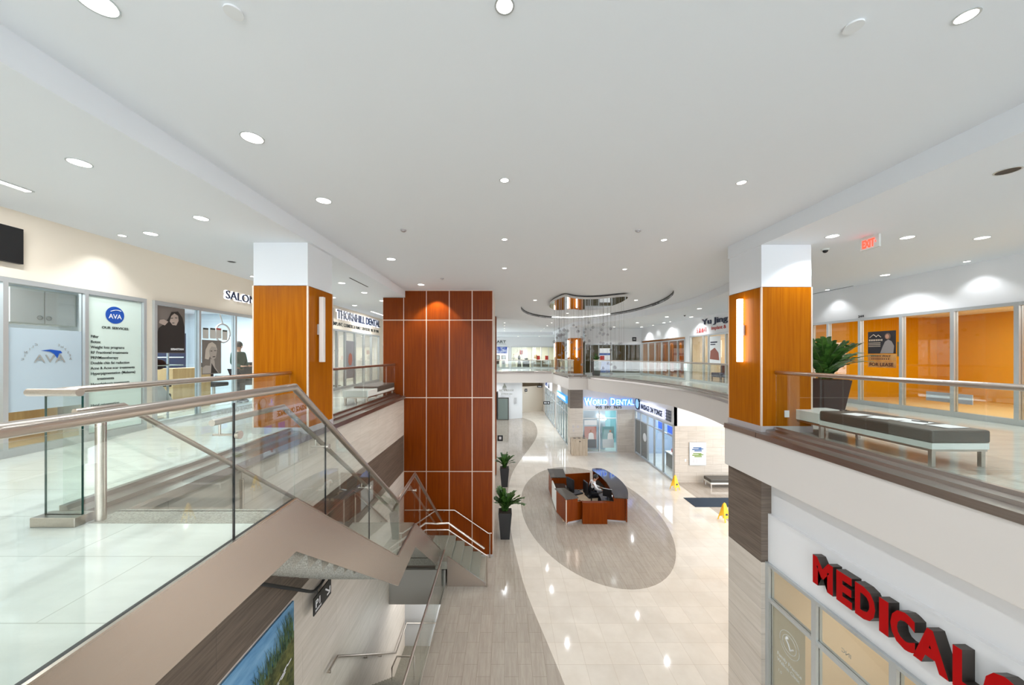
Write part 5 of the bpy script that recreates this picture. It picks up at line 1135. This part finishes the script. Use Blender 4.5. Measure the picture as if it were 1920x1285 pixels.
# ------------------------------------------------------------------ people
def skinned(name, nodes, edges, material, parent, sub=2):
    me = bpy.data.meshes.new(name); me.from_pydata([n[0] for n in nodes], edges, []); me.materials.append(material)
    o = bpy.data.objects.new(name, me); C.objects.link(o)
    attach(o, parent)
    m = o.modifiers.new('skin', 'SKIN'); m.use_smooth_shade = True
    for i, n in enumerate(nodes):
        r = n[1]; me.skin_vertices[0].data[i].radius = r if isinstance(r, tuple) else (r, r)
    me.skin_vertices[0].data[0].use_root = True
    s = o.modifiers.new('sub', 'SUBSURF'); s.levels = sub; s.render_levels = sub
    return o
def person(label, loc, joints, shirt, trousers, arms_bare=False, hair_pts=None, facing=0, extra=None):
    """joints: dict of world points; body is one skinned mesh, clothes are slightly larger shells over it"""
    t = thing('person', label, 'person', loc)
    J = {k: Vector(v) for k, v in joints.items()}
    N = []; E = []; idx = {}
    def a(k, r, par=None):
        idx[k] = len(N); N.append((tuple(J[k]), r));
        if par: E.append((idx[par], idx[k]))
    a('pelvis', (.15, .11)); a('waist', (.13, .10), 'pelvis'); a('chest', (.16, .12), 'waist'); a('neck0', .065, 'chest'); a('neck1', .055, 'neck0'); a('head0', (.075, .085), 'neck1'); a('head1', (.085, .1), 'head0'); a('head2', .06, 'head1')
    for s in 'LR':
        a('sh' + s, .058, 'chest'); a('el' + s, .042, 'sh' + s); a('wr' + s, .028, 'el' + s); a('pa' + s, (.036, .02), 'wr' + s)
        a('hip' + s, .088, 'pelvis'); a('kn' + s, .06, 'hip' + s); a('an' + s, .038, 'kn' + s); a('to' + s, .035, 'an' + s)
        d = (J['pa' + s] - J['wr' + s]).normalized(); side = d.cross(Vector((0, 0, 1))).normalized()
        for f in range(4):
            b = J['pa' + s] + side * (f - 1.5) * .019; ln = (.06, .075, .07, .055)[f]
            k1, k2 = 'f%s%da' % (s, f), 'f%s%db' % (s, f); J[k1] = b + d * ln * .6; J[k2] = b + d * ln + Vector((0, 0, -.012)); a(k1, .0085, 'pa' + s); a(k2, .007, k1)
        J['t' + s] = J['wr' + s] + d * .06 + side * (-.05 if s == 'L' else .05); a('t' + s, .009, 'wr' + s)
    skinned('body', N, E, M['skin'], t)
    def shell(nm, keys, m, grow=.014):
        n2 = []; e2 = []; id2 = {}
        for k, par, r in keys:
            id2[k] = len(n2); rr = r if isinstance(r, tuple) else (r, r); n2.append((tuple(J[k]), (rr[0] + grow, rr[1] + grow)))
            if par: e2.append((id2[par], id2[k]))
        return skinned(nm, n2, e2, m, t)
    shell('shirt', [('pelvis', None, (.15, .11)), ('waist', 'pelvis', (.14, .11)), ('chest', 'waist', (.165, .125)), ('neck0', 'chest', .06)] + [x for s in 'LR' for x in (('sh' + s, 'chest', .062), ('el' + s, 'sh' + s, .048), ('wr' + s, 'el' + s, .032))], shirt)
    shell('trousers', [('pelvis', None, (.15, .12))] + [x for s in 'LR' for x in (('hip' + s, 'pelvis', .095), ('kn' + s, 'hip' + s, .068), ('an' + s, 'kn' + s, .05))], trousers, .02)
    for s in 'LR':
        d = (J['to' + s] - J['an' + s]); mb = MB(); mb.tube([J['an' + s] + Vector((0, 0, -.01)), J['an' + s] + d * .6 + Vector((0, 0, -.0)), J['to' + s] + d * .15], [.055, .052, .035], 10); mb.build('shoe', M['black'], t)
    h = J['head1']; fx = Vector((math.cos(facing), math.sin(facing), 0)); sd = Vector((-fx.y, fx.x, 0))
    mb = MB(); mb.ball(h - fx * .018 + Vector((0, 0, .03)), .112, 14, 0, (1, 1, 1.02)); mb.build('hair', M['hair'], t)
    f = MB(); fc = h + fx * .095; f.ball(fc + Vector((0, 0, -.02)), .02, 8, 0, (1, .8, 1.3)); f.build('nose', M['skin'], t)
    f = MB(); f.ball(h + fx * .088 + sd * .033 + Vector((0, 0, .012)), .012, 8); f.ball(h + fx * .088 - sd * .033 + Vector((0, 0, .012)), .012, 8); f.build('eyes', M['black'], t)
    f = MB(); f.ball(h + fx * .088 + Vector((0, 0, -.055)), .02, 8, 0, (.6, 1.2, .4)); f.build('mouth', M['redink'], t)
    f = MB(); f.ball(h + sd * .1 + Vector((0, 0, -.01)), .022, 8); f.ball(h - sd * .1 + Vector((0, 0, -.01)), .022, 8); f.build('ears', M['skin'], t)
    return t, J
z = DZ
px, py = 3.98, 16.0
jt = dict(pelvis=(px - .08, py, z + .62), waist=(px - .05, py, z + .78), chest=(px + .04, py - .01, z + 1.0), neck0=(px + .09, py - .02, z + 1.15), neck1=(px + .12, py - .02, z + 1.20), head0=(px + .15, py - .02, z + 1.26), head1=(px + .18, py - .02, z + 1.33), head2=(px + .18, py - .02, z + 1.40),
          shL=(px + .03, py + .19, z + 1.08), elL=(px + .18, py + .24, z + .86), wrL=(px + .40, py + .14, z + .80), paL=(px + .48, py + .11, z + .79), shR=(px + .03, py - .20, z + 1.08), elR=(px + .16, py - .27, z + .86), wrR=(px + .38, py - .20, z + .80), paR=(px + .46, py - .17, z + .79),
          hipL=(px - .02, py + .1, z + .60), knL=(px + .40, py + .13, z + .56), anL=(px + .36, py + .14, z + .09), toL=(px + .52, py + .14, z + .04), hipR=(px - .02, py - .1, z + .60), knR=(px + .40, py - .13, z + .56), anR=(px + .36, py - .14, z + .09), toR=(px + .52, py - .14, z + .04))
t, J = person('person in a white shirt and black vest seated at the information desk', (px, py, z), jt, M['white_shirt'], M['jeans'])
skinned('vest', [(jt['pelvis'], (.175, .135)), (jt['waist'], (.168, .138)), (jt['chest'], (.19, .152)), ((px + .06, py, z + 1.08), (.12, .1))], [(0, 1), (1, 2), (2, 3)], M['blackcloth'], t)
px, py, z = -7.75, 10.25, 0.003
jt = dict(pelvis=(px, py, z + .93), waist=(px, py, z + 1.08), chest=(px, py, z + 1.32), neck0=(px, py, z + 1.47), neck1=(px, py, z + 1.52), head0=(px, py, z + 1.58), head1=(px + .01, py, z + 1.65), head2=(px, py, z + 1.73),
          shL=(px, py + .19, z + 1.42), elL=(px + .02, py + .25, z + 1.14), wrL=(px + .2, py + .15, z + 1.05), paL=(px + .27, py + .12, z + 1.06), shR=(px, py - .19, z + 1.42), elR=(px + .02, py - .26, z + 1.14), wrR=(px + .2, py - .16, z + 1.05), paR=(px + .27, py - .13, z + 1.06),
          hipL=(px, py + .1, z + .88), knL=(px + .02, py + .11, z + .48), anL=(px, py + .12, z + .08), toL=(px + .17, py + .13, z + .035), hipR=(px, py - .1, z + .88), knR=(px + .03, py - .11, z + .48), anR=(px, py - .12, z + .08), toR=(px + .17, py - .13, z + .035))
person('person in a dark green shirt standing inside the salon next to the wood column', (px, py, z), jt, M['greencloth'], M['jeans'])

# ------------------------------------------------------------------ plants
def zz_plant(x, y, z, h, w_, label, fol=.85, n=16, seed=1):
    rnd = random.Random(seed)
    t = thing('potted_plant', label, 'plant', (x, y, z), 'leafy plants in tapered planters')
    a, b = w_ * .33, w_ * .5
    pot = MB().hexa([(x - a, y - a, z), (x + a, y - a, z), (x + a, y + a, z), (x - a, y + a, z), (x - b, y - b, z + h), (x + b, y - b, z + h), (x + b, y + b, z + h), (x - b, y + b, z + h)])
    pot.build('planter', M['charcoal'], t, bevel=.008)
    MB().box(x - b + .03, x + b - .03, y - b + .03, y + b - .03, z + h, z + h + .012).build('soil', M['soil'], t)
    sm, lf = MB(), MB()
    for i in range(n):
        az = 2 * math.pi * i / n + rnd.uniform(-.3, .3); L = fol * rnd.uniform(.7, 1.08); lean = rnd.uniform(.1, 1.25); pts = []
        for k in range(9):
            q = k / 8; rad = lean * L * .75 * q ** 1.5; hh = L * q * (1 - .42 * lean * q)
            pts.append(Vector((x + math.cos(az) * (rad + .04), y + math.sin(az) * (rad + .04), z + h + hh)))
        sm.tube(pts, [.012 * (1 - .7 * k / 8) for k in range(9)], 6)
        for k in range(1, 9):
            for sub in (0, .33, .66):
                p = pts[k - 1].lerp(pts[k], .1 + sub * .9)
                d = (pts[k] - pts[k - 1]).normalized(); sd = d.cross(Vector((0, 0, 1)))
                sd = sd.normalized() if sd.length > .1 else Vector((-math.sin(az), math.cos(az), 0)); nn = sd.cross(d).normalized()
                for sg_ in (-1, 1):
                    ll = fol * .15 * (1 - .25 * k / 8) * rnd.uniform(.85, 1.15); dr = (sd * sg_ * .85 + d * .6 + Vector((0, 0, rnd.uniform(-.15, .15)))).normalized(); cr = dr.cross(nn).normalized() * ll * .34
                    m1 = p + dr * ll * .35 + nn * ll * .05; m2 = p + dr * ll * .7 + nn * ll * .03
                    lf.add([p, m1 + cr, m2 + cr * .8, p + dr * ll, m2 - cr * .8, m1 - cr, m1 - nn * ll * .04, m2 - nn * ll * .03], [(0, 1, 6), (1, 2, 7, 6), (2, 3, 7), (0, 6, 5), (6, 7, 4, 5), (7, 3, 4)])
    sm.build('stem', M['stem'], t); lf.build('foliage', M['leaf'], t)
zz_plant(0.02, 13.25, G, 1.0, .5, 'tall dark planter with a leafy plant, nearer of two by the wood tower foot', .92, 30, 1)
zz_plant(0.0, 18.45, G, .98, .48, 'tall dark planter with a leafy plant, farther of two past the wood tower', .8, 26, 2)
zz_plant(7.1, 7.8, 0, .84, .62, 'dark planter with a leafy plant behind the white bench end', 1.05, 26, 5)
zz_plant(6.3, 24.2, 0, .95, .6, 'dark planter with a leafy plant beside the far column on the upper level', .6, 12, 8)

# ------------------------------------------------------------------ benches
def bench(x0, x1, y0, y1, yw, label, z=0, flip=False):
    """cushion from y0 to yw, white box from yw to y1"""
    t = thing('bench', label, 'bench', ((x0 + x1) / 2, (y0 + y1) / 2, z), 'grey cushion benches')
    a, b = (y0, yw) if not flip else (yw, y1); c, d = (yw, y1) if not flip else (y0, yw)
    MB().box(x0, x1, a, b, z + .30, z + .46).build('cushion', M['greyleather'], t, bevel=.025)
    MB().box(x0 + .01, x1 - .01, a + .01, b, z + .225, z + .30).build('base_board', M['lacquer'], t)
    if d - c > .05: MB().box(x0 + .0, x1 - .0, c, d, z + .235, z + .41).build('side_table', M['lacquer'], t, bevel=.006)
    MB().box(x0 + .02, x1 - .02, y0 + .02, y1 - .02, z + .195, z + .225).build('steel_frame', M['steel'], t)
    for yy in ([y0 + .03, yw, y1 - .08]):
        for xx in (x0 + .03, x1 - .08): MB().box(xx, xx + .05, yy, yy + .04, z + .003, z + .195).build('leg', M['steel'], t)
    return t
bench(5.20, 5.92, 4.28, 6.48, 5.82, 'grey cushion bench with a white table end and papers on it, right walkway')
bench(-4.42, -3.72, 9.6, 11.9, 10.3, 'grey cushion bench with a white table end behind the left glass guard', flip=True)
bench(10.6, 12.6, 18.1, 18.75, 18.75, 'low grey cushion bench against the ground floor stone wall', z=G + .004)
for i, (x, y, rz, wh) in enumerate(((5.42, 5.42, .2, 'leftmost sheet of paper on the grey bench'), (5.5, 5.15, .5, 'second sheet of paper on the grey bench'), (5.62, 5.0, -.1, 'folded sheet in the middle of the grey bench'), (5.6, 4.78, .35, 'sheet of paper under the dark pen on the grey bench'), (5.66, 4.5, .1, 'rightmost sheet of paper on the grey bench'))):
    c, s = math.cos(rz), math.sin(rz); P_ = [(x + a * c - b * s, y + a * s + b * c) for a, b in ((-.15, -.11), (.15, -.11), (.15, .11), (-.15, .11))]
    q = MB().poly(P_, .462 + i * .001, .464 + i * .001).build('paper_sheet', M['paper']); tag(q, wh, 'paper', 'papers on the bench')
q = MB().tube([(5.62, 4.86, .474), (5.68, 4.72, .474)], .006, 6).build('pen', M['black']); tag(q, 'dark pen lying on the papers of the bench', 'pen')
t = thing('sunglasses', 'pair of dark sunglasses on the white bench end', 'sunglasses', (5.75, 6.0, .41))
for dx in (0, .07): MB().ball((5.72 + dx, 5.98 - dx * .2, .432), .028, 10, 0, (1, .35, .75)).build('lens', M['black'], t)
MB().tube([(5.69, 5.98, .44), (5.83, 5.95, .44)], .004, 6).tube([(5.82, 5.95, .44), (5.9, 6.03, .415)], .004, 6).build('frame', M['black'], t)
t = thing('wall_socket', 'white socket plate low on the right walkway column', 'socket', (4.95, 6.27, .3)); MB().box(4.99, 5.07, 6.266, 6.279, .27, .39).build('plate', M['paper'], t)

# ------------------------------------------------------------------ wet floor signs
def wet_sign(x, y, z, rz, label):
    t = thing('wet_floor_sign', label, 'warning sign', (x, y, z), 'yellow wet floor signs'); c, s = math.cos(rz), math.sin(rz)
    W = lambda a, b, zz: (x + a * c - b * s, y + a * s + b * c, z + zz)
    for sg_ in (-1, 1):
        mb = MB(); f = lambda q: .16 * (1 - q) + .012
        for (a0, a1, q0, q1) in ((-.17, -.11, 0, .2), (.11, .17, 0, .2)):
            mb.hexa([W(a0, sg_ * f(0), 0.002), W(a1, sg_ * f(0), 0.002), W(a1, sg_ * f(0) + .012, 0.002), W(a0, sg_ * f(0) + .012, 0.002), W(a0 * .93, sg_ * f(.2), .15), W(a1 * .93, sg_ * f(.2), .15), W(a1 * .93, sg_ * f(.2) + .012, .15), W(a0 * .93, sg_ * f(.2) + .012, .15)])
        mb.hexa([W(-.16, sg_ * f(.2), .14), W(.16, sg_ * f(.2), .14), W(.16, sg_ * f(.2) + .012, .14), W(-.16, sg_ * f(.2) + .012, .14), W(-.07, sg_ * f(1), .7), W(.07, sg_ * f(1), .7), W(.07, sg_ * f(1) + .012, .7), W(-.07, sg_ * f(1) + .012, .7)])
        mb.build('leaf_board', M['yellow'], t)
        mb = MB(); yy = lambda q: sg_ * (f(q) + .014 if sg_ > 0 else f(q) + .002)
        mb.hexa([W(-.07, yy(.35), .25), W(.07, yy(.35), .25), W(.07, yy(.35) + sg_ * .002, .25), W(-.07, yy(.35) + sg_ * .002, .25), W(-.03, yy(.7), .44), W(.03, yy(.7), .44), W(.03, yy(.7) + sg_ * .002, .44), W(-.03, yy(.7) + sg_ * .002, .44)]); mb.build('pictogram', M['black'], t)
    MB().tube([W(-.05, 0, .7), W(0, 0, .74), W(.05, 0, .7)], .012, 8).build('handle', M['yellow'], t)
wet_sign(8.72, 18.0, G, .45, 'open yellow wet floor sign on the cream floor before the massage shop')
wet_sign(9.12, 14.6, G + .004, .3, 'open yellow wet floor sign at the dark mat, half hidden by the column')
# recycling bin
t = thing('recycling_bin', 'pale oak recycling bin with three round holes against the far stone column', 'bin', (5.1, 24.3, G))
MB().box(4.62, 5.68, 24.05, 24.55, G + .005, G + 1.1).build('body', M['palewood'], t); MB().box(4.6, 5.7, 24.02, 24.57, G + 1.1, G + 1.14).build('top', M['palewood'], t)
for x in (4.83, 5.15, 5.47): MB().cyl((x, 24.3), .1, G + 1.14, G + 1.146, 20).build('opening', M['black'], t)
MB().box(5.1, 5.2, 24.04, 24.05, G + .95, G + 1.0).build('label_plate', M['black'], t)
t = thing('door_symbols', 'small white washroom symbols on the far stone column', 'sign', (4.9, 24.59, -3.6)); MB().box(4.75, 4.85, 24.585, 24.597, -3.7, -3.5).box(4.77, 4.85, 24.585, 24.597, -3.95, -3.78).build('symbol', M['plinth'], t); MB().tube([(5.12, 24.59, -3.6), (5.12, 24.597, -3.6)], .09, 18).build('round_symbol', M['plinth'], t)

# ------------------------------------------------------------------ chandelier of glass bubbles
blob = catmull([(2.26, 13.15), (2.9, 13.75), (3.7, 13.75), (4.57, 13.2), (4.82, 14.3), (4.78, 15.6), (4.6, 16.9), (3.9, 17.25), (3.3, 16.75), (2.55, 17.1), (2.05, 16.0), (1.98, 14.5), (2.26, 13.15)], 5)[:-1]
t = thing('bubble_chandelier', 'chandelier of clear glass bubbles on fine wires under a wavy mirror plate', 'chandelier', (3.5, 15.2, HC + .1))
MB().poly(blob, HC - .02, HC + .07).build('mirror_plate', M['mirror'], t)
MB().cyl((3.5, 15.2), .3, HC + .07, HC + .13).build('ceiling_mount', M['alu'], t)
rnd = random.Random(11); cnt = 0
def inside(p, poly):
    c = False; j = len(poly) - 1
    for i in range(len(poly)):
        if (poly[i][1] > p[1]) != (poly[j][1] > p[1]) and p[0] < (poly[j][0] - poly[i][0]) * (p[1] - poly[i][1]) / (poly[j][1] - poly[i][1]) + poly[i][0]: c = not c
        j = i
    return c
ballme = None; wireme = None
while cnt < 82:
    p = (rnd.uniform(2, 4.8), rnd.uniform(13.2, 17.2))
    if not inside(p, blob): continue
    drop = rnd.choice((rnd.uniform(.9, 2.0), rnd.uniform(1.2, 3.2))); zb = HC - .02 - drop; r = rnd.uniform(.045, .07)
    if ballme is None:
        b = MB().ball((0, 0, 0), .06, 14).build('glass_bubble', M['ball']); ballme = b.data
        q = MB().tube([(0, 0, 0), (0, 0, -1)], .0035, 5, cap=False).build('wire', M['wire']); wireme = q.data
    else:
        b = bpy.data.objects.new('glass_bubble', ballme); q = bpy.data.objects.new('wire', wireme); C.objects.link(b); C.objects.link(q)
    b.location = (p[0], p[1], zb); b.scale = (r / .06,) * 3; q.location = (p[0], p[1], HC - .02); q.scale = (1, 1, drop)
    attach(b, t); attach(q, t); cnt += 1
